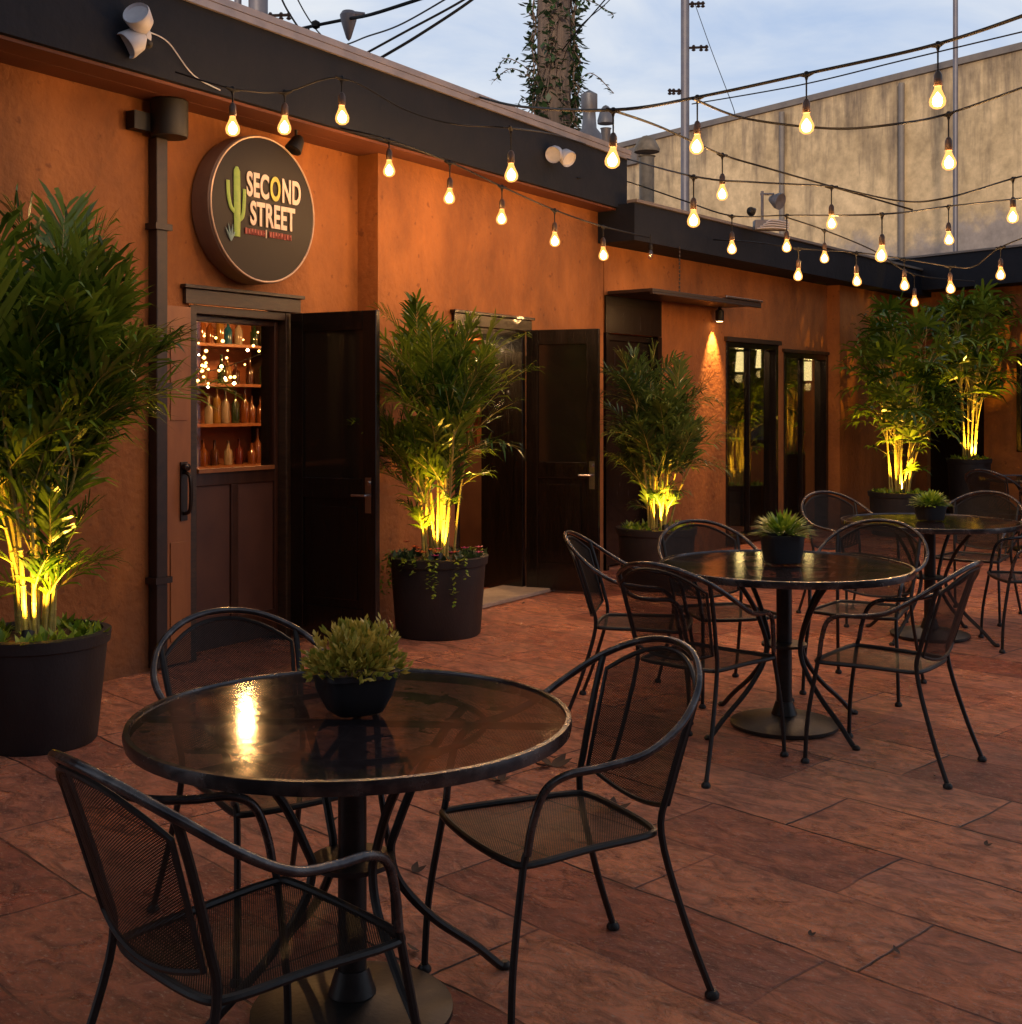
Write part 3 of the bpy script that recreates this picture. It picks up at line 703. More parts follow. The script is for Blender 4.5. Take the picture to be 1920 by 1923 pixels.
for i, c_ in enumerate(cols):
    mm_ = mat('bottle_glass', c_, .08, spec=.8); BM.append(mm_)
    mb = MB(); hh = .24 + .02 * (i % 3)
    mb.lathe([(.034, 0), (.036, .01), (.036, hh * .6), (.013, hh * .75), (.012, hh), (.014, hh), (.014, hh + .015), (0, hh + .016)], 12)
    BG[i] = mb
names = ['amber', 'dark green', 'honey coloured', 'red', 'clear', 'blue', 'brown']
protos = []
rb = random.Random(11)
for z in (.986, 1.346, 1.686, 2.026):
    s_ = 1.62
    while s_ < 4.5:
        if abs((s_ - 1.5) % 1.0) > .07:
            i = rb.randrange(7)
            if i == 5 and rb.random() < .6: i = 0
            p_ = W1(s_, -2.32 + rb.uniform(-.04, .05), z)
            pr = next((q for q in protos if q[0] == i), None)
            if pr is None:
                o = BG[i].build('bottle', BM[i], smooth=True); protos.append((i, o))
            else:
                o = pr[1].copy(); COL.objects.link(o)
            o.location = p_; o.scale = (1, 1, rb.uniform(.72, 1.22))
            tag(o, names[i] + ' liquor bottle standing on the lit back bar shelves', 'bottle', names[i] + ' bottles on the back bar')
        s_ += rb.uniform(.085, .16)
s2 = thing('wall_shelves', 'dark cabinet with bottle shelves seen through the second open doorway', 'shelf', W1(4.8, -1.7, 0))
wr = rel(W1, s2)
m = MB(); m.box((4.55, -2.0, .013), (5.0, -.35, 1.06), wr); m.build('cabinet', M['interior_dark'], s2)
for z in (1.062, 1.42, 1.76, 2.10):
    m = MB(); m.box((4.72, -2.0, z), (5.0, -.35, z + .025), wr); m.build('shelf', M['orange_wood'], s2)
m = MB(); m.box((5.0, -2.0, 1.062), (5.015, -.35, 2.6), wr); m.build('back_panel', M['interior'], s2)
for z in (1.088, 1.446, 1.786):
    t_ = -1.95
    while t_ < -.4:
        i = rb.randrange(7); i = 0 if i == 5 else i
        pr = next(q for q in protos if q[0] == i); o = pr[1].copy(); COL.objects.link(o); o.location = W1(4.86 + rb.uniform(-.04, .04), t_, z)
        tag(o, names[i] + ' bottle standing on the shelves inside the second doorway', 'bottle', names[i] + ' bottles inside the second doorway')
        t_ += rb.uniform(.09, .15)
# small bar lights
bl = thing('bar_light_string', 'string of tiny warm lights hanging inside the bar window', 'string light', W1(1.8, -1.4, 2.3))
wr = rel(W1, bl)
pts = [W1(.9, -.7, 2.02), W1(1.25, -.9, 1.97), W1(1.55, -1.2, 1.90), W1(2.0, -1.6, 1.78), W1(2.5, -1.9, 1.80), W1(3.0, -2.0, 1.92), W1(3.5, -2.0, 2.08)]
pts = [p - Vector(bl.location) for p in pts]
sp_ = spline(pts, 8)
m = MB(); m.tube(sp_, .004, 5); m.build('cable', M['cord'], bl)
for k, p in enumerate(sp_[8:] + sp_[12::3]):
    p = p + Vector((rb.uniform(-.1, .1), rb.uniform(-.1, .1), rb.uniform(-.25, .30)))
    q_ = rb.uniform(.45, 1.0); m = MB(); m.lathe([(0, -.03 * q_), (.014 * q_, -.022 * q_), (.016 * q_, -.012 * q_), (.006 * q_, 0)], 10, p); m.build('bulb', M['filament'] if k % 5 == 0 else M['amber'], bl)
b2 = thing('bar_light_string', 'string of tiny warm lights hanging inside the second open doorway', 'string light', W1(3.9, -.5, 2.0))
o0 = Vector(b2.location)
sp_ = spline([W1(3.3, -.3, 2.12) - o0, W1(3.7, -.5, 2.0) - o0, W1(4.1, -.7, 1.98) - o0, W1(4.5, -.95, 2.05) - o0], 5)
m = MB(); m.tube(sp_, .004, 5); m.build('cable', M['cord'], b2)
for k, p in enumerate(sp_):
    p = p + Vector((rb.uniform(-.06, .06), rb.uniform(-.06, .06), rb.uniform(-.16, .04))); m = MB(); m.lathe([(0, -.03), (.012, -.022), (.014, -.012), (.006, 0)], 10, p); m.build('bulb', M['filament'], b2)
for k, (s_, t_, z_) in enumerate(((2.2, -1.3, 2.45), (4.2, -.9, 2.45))):
    pn = thing('pendant_lamp', ['warm pendant lamp hanging over the bar inside the half-glazed door', 'warm pendant lamp hanging inside the second open doorway'][k], 'lamp', W1(s_, t_, z_))
    m = MB(); m.lathe([(.02, .10), (.04, .09), (.10, .0), (.095, .0), (.03, .085)], 18); m.build('lamp_shade', M['brass'], pn, smooth=True)
    m = MB(); m.lathe([(0, -.02), (.03, .0), (.035, .03), (.012, .07)], 14); m.build('bulb', M['filament'], pn)
    m = MB(); m.tube([(0, 0, .1), (0, 0, ZT - z_)], .005, 6); m.build('cord', M['cord'], pn)
    light('bulb_light', 'POINT', (0, 0, -.06), (85, 80)[k], (1, .52, .18), pn, shadow_soft_size=.04)
# wall lamps and a table behind the tall windows
for k, (s_, t_, z_, e_) in enumerate(((5.45, -.5, 1.93, 14), (4.70, -.8, 2.08, 7), (4.14, -.8, 2.02, 5))):
    pn = thing('wall_lamp', ['glowing cream lamp shade inside the window beside the wall step', 'glowing cream lamp inside the window nearest the pier', 'small cream lamp glowing at the top left inside the window nearest the pier'][k], 'lamp', W2(s_, t_, z_))
    m = MB(); m.lathe([((.12, .07, .06)[k], -.12), ((.08, .05, .04)[k], .12)], 20); m.build('lamp_shade', M['shade'], pn, smooth=True)
    m = MB(); m.tube([(0, 0, .1), (0, 0, 2.94 - z_)], .008, 6); m.build('stem', M['brass'], pn)
    light('bulb_light', 'POINT', (0, 0, -.2), e_, (1, .6, .22), pn, shadow_soft_size=.05)
bt = thing('bar_table', 'narrow dark table standing inside the tall window nearest the pier', 'table', W2(3.3, -.75, 0), RZ2)
m = MB(); m.box((-.45, -.25, .72), (.45, .25, .755)); m.build('tabletop', M['trim'], bt, bevel=.004)
for sx in (-1, 1):
    for sy in (-1, 1):
        m = MB(); m.tube([(sx * .40, sy * .2, 0), (sx * .40, sy * .2, .72)], .016, 8); m.build('leg', M['iron'], bt)

# unseen block added behind the viewer to keep low sun off the courtyard
ob = thing('courtyard_shade_block', 'dark unseen block added behind the camera to shade the courtyard', 'building', (0, -7, 0))
m = MB(); m.box((-22, -6, 0), (30, 0, 6.4)); m.build('wall', M['interior_dark'], ob)
m = MB(); m.box((-22.1, -6.1, 6.403), (30.1, .1, 6.55)); m.build('parapet_cap', M['wh_cap'], ob)
# ------------------------------------------------------------------ things on and beyond the roofs
wh = thing('tan_warehouse', 'tall tan stucco warehouse wall stained with dark rain streaks behind the courtyard', 'building', (3.65, 30, 0))
dw = Vector((-1750, 2300)).normalized(); nw = Vector((-dw.y, dw.x))
WH = frame((0, 0), -dw, nw)
L0, L1 = -1.75, 22
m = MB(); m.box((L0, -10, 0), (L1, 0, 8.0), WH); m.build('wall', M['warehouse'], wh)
m = MB(); m.box((L0 - .05, -10.05, 8.003), (L1, .07, 8.13), WH); m.build('parapet_cap', M['wh_cap'], wh)
m = MB()
for s_, z1 in ((3.90, 7.9), (6.95, 7.9)):
    q = WH(s_, .09, 0); m.tube([q + Vector((0, 0, 0)), q + Vector((0, 0, z1))], .06, 10)
m.build('drainpipe', M['wh_cap'], wh, smooth=True)
m = MB(); m.box((-1.2, .0, 7.5), (-1.2 + .5, .12, 7.9), WH); m.build('scupper', M['wh_cap'], wh)
def vent(label, x, ytop, Y, r, style):
    p = px(x, ytop, Y); z = p.z
    t = thing('roof_vent', label, 'roof vent', (p.x, p.y, 3.2))
    H = z - 3.2
    m = MB()
    if style == 0:
        m.lathe([(r, 0), (r, H * .45), (r * .8, H * .50), (r * .85, H * .72), (r * .5, H * .76), (r * .42, H * .86), (r * .55, H * .88), (r * .55, H * .97), (0, H)], 16)
    else:
        m.lathe([(r, 0), (r, H * .80), (r * 1.2, H * .81)], 16)
    m.build('pipe', M['vent_tan' if r == .095 else 'vent'], t, smooth=True)
    if style:
        m = MB(); m.lathe([(r * 1.7, H * .84), (r * 1.75, H * .86), (r * 1.1, H * .93), (r * .6, H * .95), (0, H * .96)], 20); m.build('cap', M['vent_tan' if r == .095 else 'vent'], t, smooth=True)
vent('stacked grey vent pipe standing right of the vine covered pole', 1107, 168, 13.5, .165, 0)
vent('thin dark vent pipe close behind the stacked grey vent', 1138, 185, 13.9, .055, 1)
M['vent_tan'] = mat('rusty_vent', (.12, .095, .07), .6, col2=(.25, .20, .15), nscale=8)
vent('mushroom capped vent above the corner of the tan warehouse', 1215, 243, 15.5, .095, 1)

up = thing('utility_pole', 'thick weathered wooden pole wrapped in ivy behind the roof', 'pole', (px(1041, 0, 15).x, 15, 0))
m = MB(); m.tube([(0, 0, 0), (.0, 0, 4), (-.005, 0, 8), (0, 0, 12)], [.22, .215, .195, .17], 16); m.build('pole', M['wood_pole'], up, smooth=True)
def leafcard(mb, p, d, L, wd, tint, up_=Vector((0, 0, 1))):
    d = d.normalized(); s_ = d.cross(up_)
    if s_.length < .05: s_ = d.cross(Vector((1, 0, 0)))
    s_.normalize()
    a = p; b = p + d * L * .5 + s_ * wd; c_ = p + d * L; e_ = p + d * L * .5 - s_ * wd
    mb.quad([a, b, c_, e_], tint=tint)
rv = random.Random(5)
m = MB(); st = MB()
for k in range(26):
    a0 = rv.uniform(0, 2 * math.pi) if k > 7 else rv.choice([math.pi, 0, -.4, 3.5]) + rv.uniform(-.4, .4)
    z = 3.3; pts = []
    zmax = rv.uniform(5.2, 8.2); rad = .23
    while z < zmax:
        z += .12; a0 += rv.uniform(-.16, .16); rad = .22 + abs(rv.gauss(0, .05))
        pts.append(Vector((math.cos(a0) * rad, math.sin(a0) * rad, z)))
    st.tube(pts, .008, 5)
    for p in pts:
        for j in range(rv.choice([2, 3, 4])):
            d = Vector((p.x, p.y, 0)).normalized() * rv.uniform(.2, 1) + Vector((rv.uniform(-1, 1), rv.uniform(-1, 1), rv.uniform(-.9, .4)))
            leafcard(m, p + Vector((rv.uniform(-.05, .05), rv.uniform(-.05, .05), rv.uniform(-.06, .06))), d, rv.uniform(.07, .15), rv.uniform(.025, .045), rv.random())
# loose sprays leaning off the pole
for k in range(9):
    sgn = -1 if k % 3 else 1
    z0 = rv.uniform(4.6, 7.2); q0 = Vector((sgn * .2, -.05, z0)); q1 = q0 + Vector((sgn * rv.uniform(.15, .5), rv.uniform(-.1, .1), rv.uniform(-.15, .35))); q2 = q1 + Vector((sgn * rv.uniform(.05, .3), 0, rv.uniform(-.35, .05)))
    pts = spline([q0, q1, q2], 7); st.tube(pts, .006, 5)
    for p in pts[2:]:
        for j in range(2): leafcard(m, p, Vector((rv.uniform(-1, 1), rv.uniform(-1, 1), rv.uniform(-1, .4))), rv.uniform(.05, .10), .022, rv.random())
iv = m.build('ivy', M['vine'], up); st.build('stem', M['wood_pole'], iv)

def pole(label, x, Y, r, arms, h=14):
    t = thing('steel_pole', label, 'pole', (px(x, 0, Y).x, Y, 0))
    m = MB(); m.tube([(0, 0, 0), (0, 0, h)], r, 12); m.build('pole', M['steel_pole'], t, smooth=True)
    for (z, L) in arms:
        m = MB(); m.tube([(0, 0, z), (L, 0, z + .02)], .025, 6)
        for q in (.4, .75, 1.0): m.lathe([(.02, 0), (.045, .02), (.02, .05), (.045, .08), (.02, .12)], 10, (L * q, 0, z - .06))
        m.build('crossarm', M['pipe'], t)
    return t
pole('thin steel pole with small crossarm right of the ivy covered pole', 1287, 24, .085, [(EYE + (757 - 90) / F * 24, .42), (EYE + (757 - 8) / F * 24, .35), (EYE + (757 - 172) / F * 24, -.3)])
pole('thin steel pole above the right part of the tan warehouse', 1795, 22, .045, [])
pole('dark thick pole stub behind the roof at the top left', 485, 20, .16, [(EYE + (757 - 30) / F * 20, .5), (EYE + (757 - 20) / F * 20, -.35)])
pole('thin dark pole behind the roof left of the thick pole stub', 447, 20, .06, [])

# roof clutter on the second wing
rl = thing('roof_floodlight', 'grey twin floodlight on a post above the second fascia', 'floodlight', px(1432, 420, 12.4))
m = MB(); m.tube([(0, 0, -.05), (0, 0, .33)], .015, 8); m.tube([(-.02, 0, .30), (.12, 0, .30)], .012, 8); m.build('post', M['vent'], rl)
m = MB(); m.lathe([(.03, -.06), (.08, .03), (.085, .07), (0, .06)], 16, (.13, 0, .24), (.6, -.6, -.3)); m.build('lamp_head', M['vent'], rl, smooth=True)
m = MB(); m.lathe([(.02, -.05), (.05, .03), (0, .05)], 14, (-.10, 0, .13), (-.5, -.6, -.3)); m.build('lamp_head', M['black'], rl, smooth=True)
jb = thing('junction_box', 'pale cable box sitting on the edge of the second roof', 'cable box', px(1448, 425, 12.3))
m = MB(); m.box((-.17, -.06, -.04), (.16, .06, .06)); m.build('box', M['vent'], jb, bevel=.006)
m = MB()
for k in range(4): m.tube(spline([(-.15 + k * .03, -.07, -.03 + k * .02), (0, -.08, -.02 + k * .025), (.17, -.07, -.035 + k * .02)], 5), .006, 5)
m.build('cable', M['white'], jb)

def cable(name, label, pts, r, cat='cable'):
    P = [px(*p) for p in pts]
    m = MB(); m.tube(spline(P, 8), r, 6); o = m.build(name, M['cord'], smooth=True); tag(o, label, cat, None)
    return o
cable('utility_cable', 'thin dark overhead cable dipping behind the roof from the top left corner of the sky', [(540, -60, 16), (560, 0, 16), (600, 62, 16), (640, 84, 16), (690, 68, 15), (760, 42, 14), (900, -40, 12)], .010)
cable('utility_cable', 'upper of two steep dark cables crossing the sky left of the ivy covered pole', [(650, 122, 12), (680, 104, 12), (760, 60, 12), (870, 0, 12), (960, -60, 12)], .012)
cable('utility_cable', 'lower of two steep dark cables crossing the sky left of the ivy covered pole', [(690, 132, 12), (700, 118, 12), (780, 70, 12), (880, 4, 12), (960, -60, 12)], .015)
cable('utility_cable', 'thin cable rising right from the ivy covered pole to the sky', [(1045, 110, 15), (1075, 70, 14.5), (1110, 30, 14), (1170, -40, 13)], .008)
cable('utility_cable', 'thin second cable rising right from the ivy covered pole', [(1045, 150, 15), (1080, 62, 14.5), (1140, 5, 14), (1180, -40, 13)], .006)
cable('utility_cable', 'faint cable running to the sky above the tan warehouse', [(1300, 195, 14), (1500, 160, 12.5), (1700, 112, 11.5), (1960, 50, 10.5)], .007)
cable('utility_cable', 'steep faint cable beside the thin steel pole', [(1306, 8, 24), (1335, 90, 22), (1375, 195, 20), (1380, 215, 20)], .007)
cable('utility_cable', 'short steep cable near the top left between pole stubs', [(515, -40, 18), (535, 10, 18), (565, 58, 18)], .016)
# nearest pennant-shaped cord joint against the sky, top left
nj = thing('cord_joint', 'blue-grey cord joint on thick black cord against the sky at top left', 'cord', px(655, 45, 9.6))
o0 = Vector(nj.location)
m = MB(); m.tube(spline([px(555, 56, 9.9) - o0, px(595, 47, 9.8) - o0, px(650, 36, 9.6) - o0, px(700, 26, 9.3) - o0, px(800, -6, 8.9) - o0], 6), .014, 8); m.build('cord', M['cord'], nj)
m = MB(); m.lathe([(.004, -.13), (.02, -.11), (.06, .02), (.07, .07), (.05, .10), (0, .11)], 14, (0, 0, 0)); m.tube([(0, 0, .06), (.13, -.02, .075)], [.05, .012], 8); m.build('joint', M['steel_pole'], nj, smooth=True)
m = MB(); m.lathe([(0, -.04), (.035, -.02), (.035, .02), (0, .04)], 10, px(593, 46, 9.8) - o0); m.tube([px(580, 50, 9.8) - o0, px(580, 75, 9.8) - o0], .008, 6); m.build('clip', M['cord'], nj)

# ------------------------------------------------------------------ string lights
def bulb_mesh():
    m = MB()
    m.lathe([(.0125, .0), (.0135, -.012), (.020, -.032), (.0285, -.055), (.031, -.070), (.028, -.088), (.016, -.101), (.0, -.106)], 16)
    for v in m.v: v.x *= 1.22; v.y *= 1.22
    m.lathe([(.0, -.026), (.0085, -.036), (.0215, -.056), (.0235, -.074), (.0150, -.090), (.0, -.094)], 10, mi=1)
    return m
bm_proto = None
def string(label, nodes, r=.0065, drop=.25, group='strings of bare warm bulbs over the courtyard', bulbs_w=1.0):
    """nodes: (x, y, depth or None, bulb_y or None); depth follows from the hanging length of each bulb"""
    global bm_proto
    rs = random.Random(len(label))
    ns = []
    for (x, y, Y, by) in nodes:
        if Y is None: Y = drop * F / (by - y)
        ns.append([x, y, Y, by])
    t = thing('string_light', label, 'string light', px(*ns[0][:3]), 0, group)
    o0 = Vector(t.location)
    P = [px(a[0], a[1], a[2]) - o0 for a in ns]
    m = MB(); m.tube(spline(P, 8), r, 7); m.build('cable', M['cord'], t, smooth=True)
    for a, p in zip(ns, P):
        if a[3] is None: continue
        L = (a[3] - a[1]) * a[2] / F            # wire to bulb centre
        zb = -(L - .055)                         # top of the glass
        m = MB()
        m.lathe([(.006, .012), (.010, .010), (.014, 0), (.009, -.02), (.0045, -.035), (.004, zb + .068)], 8, p)
        nb = (P[min(len(P) - 1, P.index(p) + 1)] - p); nb.z = 0
        if nb.length > 0: nb.normalize()
        m.tube([p - nb * .045, p + Vector((0, 0, -.008)), p + nb * .045], [.006, .014, .006], 6)
        m.lathe([(.005, zb + .072), (.012, zb + .066), (.019, zb + .050), (.020, zb + .006), (.0175, zb), (0, zb)], 12, p, mi=1)
        sk = m.build('socket', [M['cord'], M['socket']], t, smooth=True)
        if bm_proto is None:
            bm_proto = bulb_mesh().build('bulb', [M['bulb'], M['filament']], sk, smooth=True); b = bm_proto
        else:
            b = bm_proto.copy(); COL.objects.link(b); b.parent = sk
        b.location = p + Vector((0, 0, zb)); b.rotation_euler = (rs.uniform(-.07, .07), rs.uniform(-.07, .07), 0)
        light('bulb_light', 'POINT', p + Vector((0, 0, zb - .06)), BULB_W * bulbs_w * rs.uniform(.7, 1.15), (1, .50, .17), t, shadow_soft_size=.035)
    return t
def unlit(label, x, y0, y1, Y):
    t = thing('unlit_bulb', label, 'light bulb', px(x, y0, Y)); L = (y1 - y0) * Y / F
    m = MB(); m.tube([(0, 0, 0), (0, 0, -L + .09)], .004, 6); m.lathe([(.012, -L + .10), (.018, -L + .09), (.018, -L + .05), (0, -L + .05)], 10); m.build('socket', M['cord'], t)
    m = MB(); m.lathe([(.012, -L + .05), (.022, -L + .01), (.02, -L - .02), (0, -L - .035)], 12); m.build('bulb', M['dead_bulb'], t, smooth=True)
string('nearest thick black string light crossing the sky at the upper right, four lit bulbs', [(900, 182, 9.0, None), (980, 200, 7.8, None), (1152, 206, 6.0, 297), (1310, 182, None, 272), (1515, 138, None, 233), (1762, 82, None, 184), (1980, 8, 5.1, None)], .0085)
string('dark string light sagging below the thick one, one lit bulb near the right pole', [(1302, 185, 5.85, None), (1400, 222, 6.6, None), (1560, 241, 6.4, None), (1680, 233, 6.2, None), (1782, 213, None, 302), (1960, 150, 5.8, None)], .0065)
string('string light falling from the thin steel pole across the tan warehouse, two lit bulbs', [(1154, 208, 6.05, None), (1240, 238, 6.6, None), (1357, 290, None, 362), (1440, 315, 8.2, None), (1562, 350, None, 417), (1715, 394, 8.5, None)], .0065)
string('string light from the end of the big fascia over the tan warehouse, one lit bulb', [(1178, 298, 10.8, None), (1303, 331, None, 411), (1420, 342, 7.6, None), (1565, 349, 8.5, None)], .006)
string('string light along the second fascia with five lit bulbs below the tan warehouse', [(1085, 334, 10.2, None), (1160, 336, None, 388), (1280, 375, 10.2, None), (1375, 405, None, 465), (1478, 404, None, 462), (1657, 402, None, 477), (1782, 387, None, 448), (1980, 366, 7.4, None)], .006)
string('string light rising to the right edge with one lit bulb high in the corner', [(1565, 350, 8.5, None), (1690, 377, 8.0, None), (1780, 371, 7.6, None), (1903, 335, None, 405), (1980, 318, 7.5, None)], .006)
string('farthest string light sagging before the back fascia, lit bulbs above the far palms', [(1340, 450, 11.8, None), (1420, 455, 10.6, None), (1500, 466, 10.2, 516), (1609, 474, 10.2, 526), (1699, 486, 10.2, 534), (1785, 500, 10.3, 540), (1830, 500, 10.2, None), (1880, 464, 10.0, 514), (1980, 425, 9.6, None)], .006)
string('short string light hidden at the fascia corner with two lit bulbs among the far palms', [(1478, 408, 10.2, None), (1549, 432, 10.4, 483), (1640, 470, 11.0, None), (1718, 515, 11.5, 566), (1830, 528, 12.2, None)], .006)
string('string light hanging under the left fascia above the round sign, four lit bulbs', [(330, 135, 6.5, None), (437, 166, 6.4, 238), (535, 172, 6.7, 236), (642, 146, 6.6, 217), (760, 205, 7.0, None), (850, 232, 7.2, None), (960, 240, None, 325), (1040, 252, 8.8, None), (1100, 270, 10.25, None)], .005, bulbs_w=.5)
string('string light sloping down the orange wall over the two open doors, five lit bulbs', [(640, 240, 7.7, None), (731, 262, 7.6, 317), (845, 304, 8.0, 369), (943, 350, 8.3, 408), (1042, 394, 8.8, 450), (1133, 425, 9.3, 477), (1222, 446, 10.9, None)], .006)
OH = thing('string_light', 'string light passing overhead above the nearest table, just out of the top of the view', 'string light', (-2.2, 5.2, 3.2), 0, 'strings of bare warm bulbs over the courtyard')
o0 = Vector(OH.location); PP = [Vector(q) - o0 for q in ((-2.6, 4.6, 3.5), (-1.9, 4.1, 3.22), (-1.1, 3.6, 3.05), (-.2, 3.1, 2.98), (.7, 2.7, 3.02), (1.6, 2.3, 3.15), (2.6, 1.9, 3.4))]
m = MB(); m.tube(spline(PP, 8), .0075, 7); m.build('cable', M['cord'], OH, smooth=True)
for p in PP[1:-1]:
    m = MB(); m.tube([p, p + Vector((0, 0, -.13))], .0045, 6); m.lathe([(.012, -.12), (.019, -.13), (.019, -.195), (0, -.197)], 12, p, mi=1)
    sk = m.build('socket', [M['cord'], M['socket']], OH, smooth=True); b = bm_proto.copy(); COL.objects.link(b); b.parent = sk; b.location = p + Vector((0, 0, -.197))
    light('bulb_light', 'POINT', p + Vector((0, 0, -.257)), BULB_W * .22, (1, .50, .17), OH, shadow_soft_size=.03)
unlit('small unlit bulb hanging on the orange wall above the canopy', 1222, 440, 480, 10.4)

# ------------------------------------------------------------------ furniture
def make_chair():
    t = thing('mesh_chair', 'x', 'chair', (0, 0, 0), 0, 'black iron mesh armchairs round the tables')
    z = .43
    # seat outline, front is +y
    out = spline([(.19, .215, z), (.222, .17, z), (.205, 0, z + .002), (.19, -.17, z), (.15, -.215, z), (0, -.225, z), (-.15, -.215, z), (-.19, -.17, z), (-.205, 0, z + .002), (-.222, .17, z), (-.19, .215, z), (0, .228, z - .004)], 4, closed=True)
    m = MB(); K = 5; n = len(out)
    def inner(p, k):
        f = k / K; q = Vector((p.x * (1 - f), p.y * (1 - f), z - .018 * (1 - (1 - f) ** 2))); return q
    for k in range(K):
        for i in range(n):
            a, b = out[i], out[(i + 1) % n]
            q = [inner(a, k), inner(b, k), inner(b, k + 1), inner(a, k + 1)]
            if k == K - 1: q = q[:3]
            m.quad(q, uvs=[(v.x, v.y) for v in q])
    m.build('seat', M['seatmesh'], t, smooth=True)
    m = MB(); m.tube(out, .0095, 8, closed=True); m.build('seat_frame', M['iron'], t, smooth=True)
    # rear uprights / legs
    def rear(s): return spline([(s * .232, -.345, .012), (s * .215, -.275, .20), (s * .198, -.212, .43), (s * .205, -.232, .55), (s * .219, -.275, .70), (s * .225, -.308, .800)], 5)
    def front(s): return spline([(s * .245, .245, .012), (s * .238, .235, .20), (s * .222, .20, .42), (s * .225, .190, .46)], 5)
    for s in (1, -1):
        m = MB(); m.tube(rear(s), .0094, 8); m.lathe([(.014, 0), (.019, .004), (.019, .012), (.012, .022)], 12, (s * .232, -.345, 0)); m.build('leg', M['iron'], t, smooth=True)
        m = MB(); m.tube(front(s), .0094, 8); m.lathe([(.014, 0), (.019, .004), (.019, .012), (.012, .022)], 12, (s * .245, .245, 0)); m.build('leg', M['iron'], t, smooth=True)
    # arm hoop: one bent tube
    half = [(.225, .190, .455), (.230, .178, .53), (.240, .150, .605), (.252, .095, .638), (.268, 0, .648), (.288, -.11, .672), (.282, -.215, .730), (.225, -.308, .800), (.12, -.372, .852)]
    hp = half + [(0, -.392, .868)] + [(-a, b, c_) for a, b, c_ in half[::-1]]
    m = MB(); m.tube(spline(hp, 6), .0102, 10); m.build('armrest', M['iron_worn'], t, smooth=True)
    # backrest panel
    m = MB(); NU, NV = 12, 8
    def bk(u, v):       # u -1..1, v 0..1
        w_ = .193 + .020 * v
        top = .845 - .085 * abs(u) ** 2.2
        zz = .500 + (top - .500) * v
        f = (zz - .43) / .40
        y = -.215 - .115 * f - .050 * (1 - u * u) * (.35 + .65 * v)
        return Vector((u * w_, y, zz - .035 * (1 - u * u) * (1 - v)))
    for i in range(NU):
        for j in range(NV):
            u0, u1 = -1 + 2 * i / NU, -1 + 2 * (i + 1) / NU; v0, v1 = j / NV, (j + 1) / NV
            q = [bk(u0, v0), bk(u1, v0), bk(u1, v1), bk(u0, v1)]
            m.quad(q, uvs=[(p.x * 1.05, p.z) for p in q])
    m.build('backrest', M['seatmesh'], t, smooth=True)
    m = MB()
    edge = [bk(-1 + 2 * i / 16, 0) for i in range(17)] + [bk(1, j / 6) for j in range(1, 7)] + [bk(1 - 2 * i / 16, 1) for i in range(1, 17)] + [bk(-1, 1 - j / 6) for j in range(1, 6)]
    m.tube(edge, .0065, 6, closed=True); m.build('back_frame', M['iron'], t, smooth=True)
    return t
chair0 = make_chair(); used = [False]
def chair(x, y, fx, fy, label):
    o = chair0 if not used[0] else copy_tree(chair0)
    used[0] = True
    o.location = (x, y, 0); o.rotation_euler = (0, 0, math.atan2(fy, fx) - math.pi / 2)
    o['label'] = label
    return o

def table(x, y, r, h, label):
    t = thing('mesh_table', label, 'table', (x, y, 0), random.uniform(-.2, .2), 'round black mesh tables')
    m = MB(); seg = 64; K = 6
    for k in range(K):
        r0, r1 = r * k / K, r * (k + 1) / K
        for j in range(seg):
            a0, a1 = 2 * math.pi * j / seg, 2 * math.pi * (j + 1) / seg
            q = [Vector((r0 * math.cos(a0), r0 * math.sin(a0), h)), Vector((r1 * math.cos(a0), r1 * math.sin(a0), h)), Vector((r1 * math.cos(a1), r1 * math.sin(a1), h)), Vector((r0 * math.cos(a1), r0 * math.sin(a1), h))]
            if k == 0: q = [q[0], q[1], q[2]]
            m.quad(q, uvs=[(v.x, v.y) for v in q])
    m.build('tabletop', M['topmesh'], t)
    m = MB(); m.lathe([(r - .004, -.028), (r + .008, -.026), (r + .011, -.008), (r + .008, .005), (r - .004, .006), (r - .006, 0)], 72, (0, 0, h)); 
    # open ring only: drop the two caps
    m.f = [f for f in m.f if len(f) == 4]; m.m = m.m[:len(m.f)]
    m.build('rim', M['iron_worn'], t, smooth=True)
    m = MB(); m.tube([(-r * .97, 0, h - .016), (r * .97, 0, h - .016)], .009, 6); m.tube([(0, -r * .97, h - .018), (0, r * .97, h - .018)], .009, 6)
    m.tube([(.33 * math.cos(a), .33 * math.sin(a), h - .02) for a in [2 * math.pi * i / 40 for i in range(40)]], .008, 6, closed=True)
    m.build('top_brace', M['iron'], t, smooth=True)
    m = MB(); m.lathe([(.036, .03), (.036, h - .02)], 16); m.lathe([(.055, .05), (.06, .06), (.04, .12)], 16); m.build('column', M['iron'], t, smooth=True)
    m = MB(); m.lathe([(.235, 0), (.25, .008), (.25, .022), (.20, .038), (.08, .052), (.05, .06)], 40); m.build('base', M['iron'], t, smooth=True)
    m = MB(); m.lathe([(.06, .375), (.105, .38), (.105, .392), (.06, .396)], 24); m.build('collar_plate', M['iron'], t, smooth=True)
    for k in range(4):
        a = R(38 + 90 * k); ca, sa = math.cos(a), math.sin(a)
        pr = [(.33, h - .02), (.27, h - .07), (.185, h - .18), (.125, h - .30), (.108, .385), (.135, .30), (.23, .19), (.36, .085), (.43, .02), (.455, .006)]
        m = MB(); m.tube(spline([(ca * q, sa * q, z) for q, z in pr], 5), .0115, 8); m.lathe([(.016, 0), (.02, .01), (.01, .02)], 10, (ca * .455, sa * .455, 0)); m.build('leg', M['iron'], t, smooth=True)
    return t
T1 = (-.394, 3.04, .535, .742)
T2 = (1.285, 5.76, .578, .757)
T3 = (2.73, 7.98, .555, .750)
T4 = (5.42, 12.6, .56, .745)
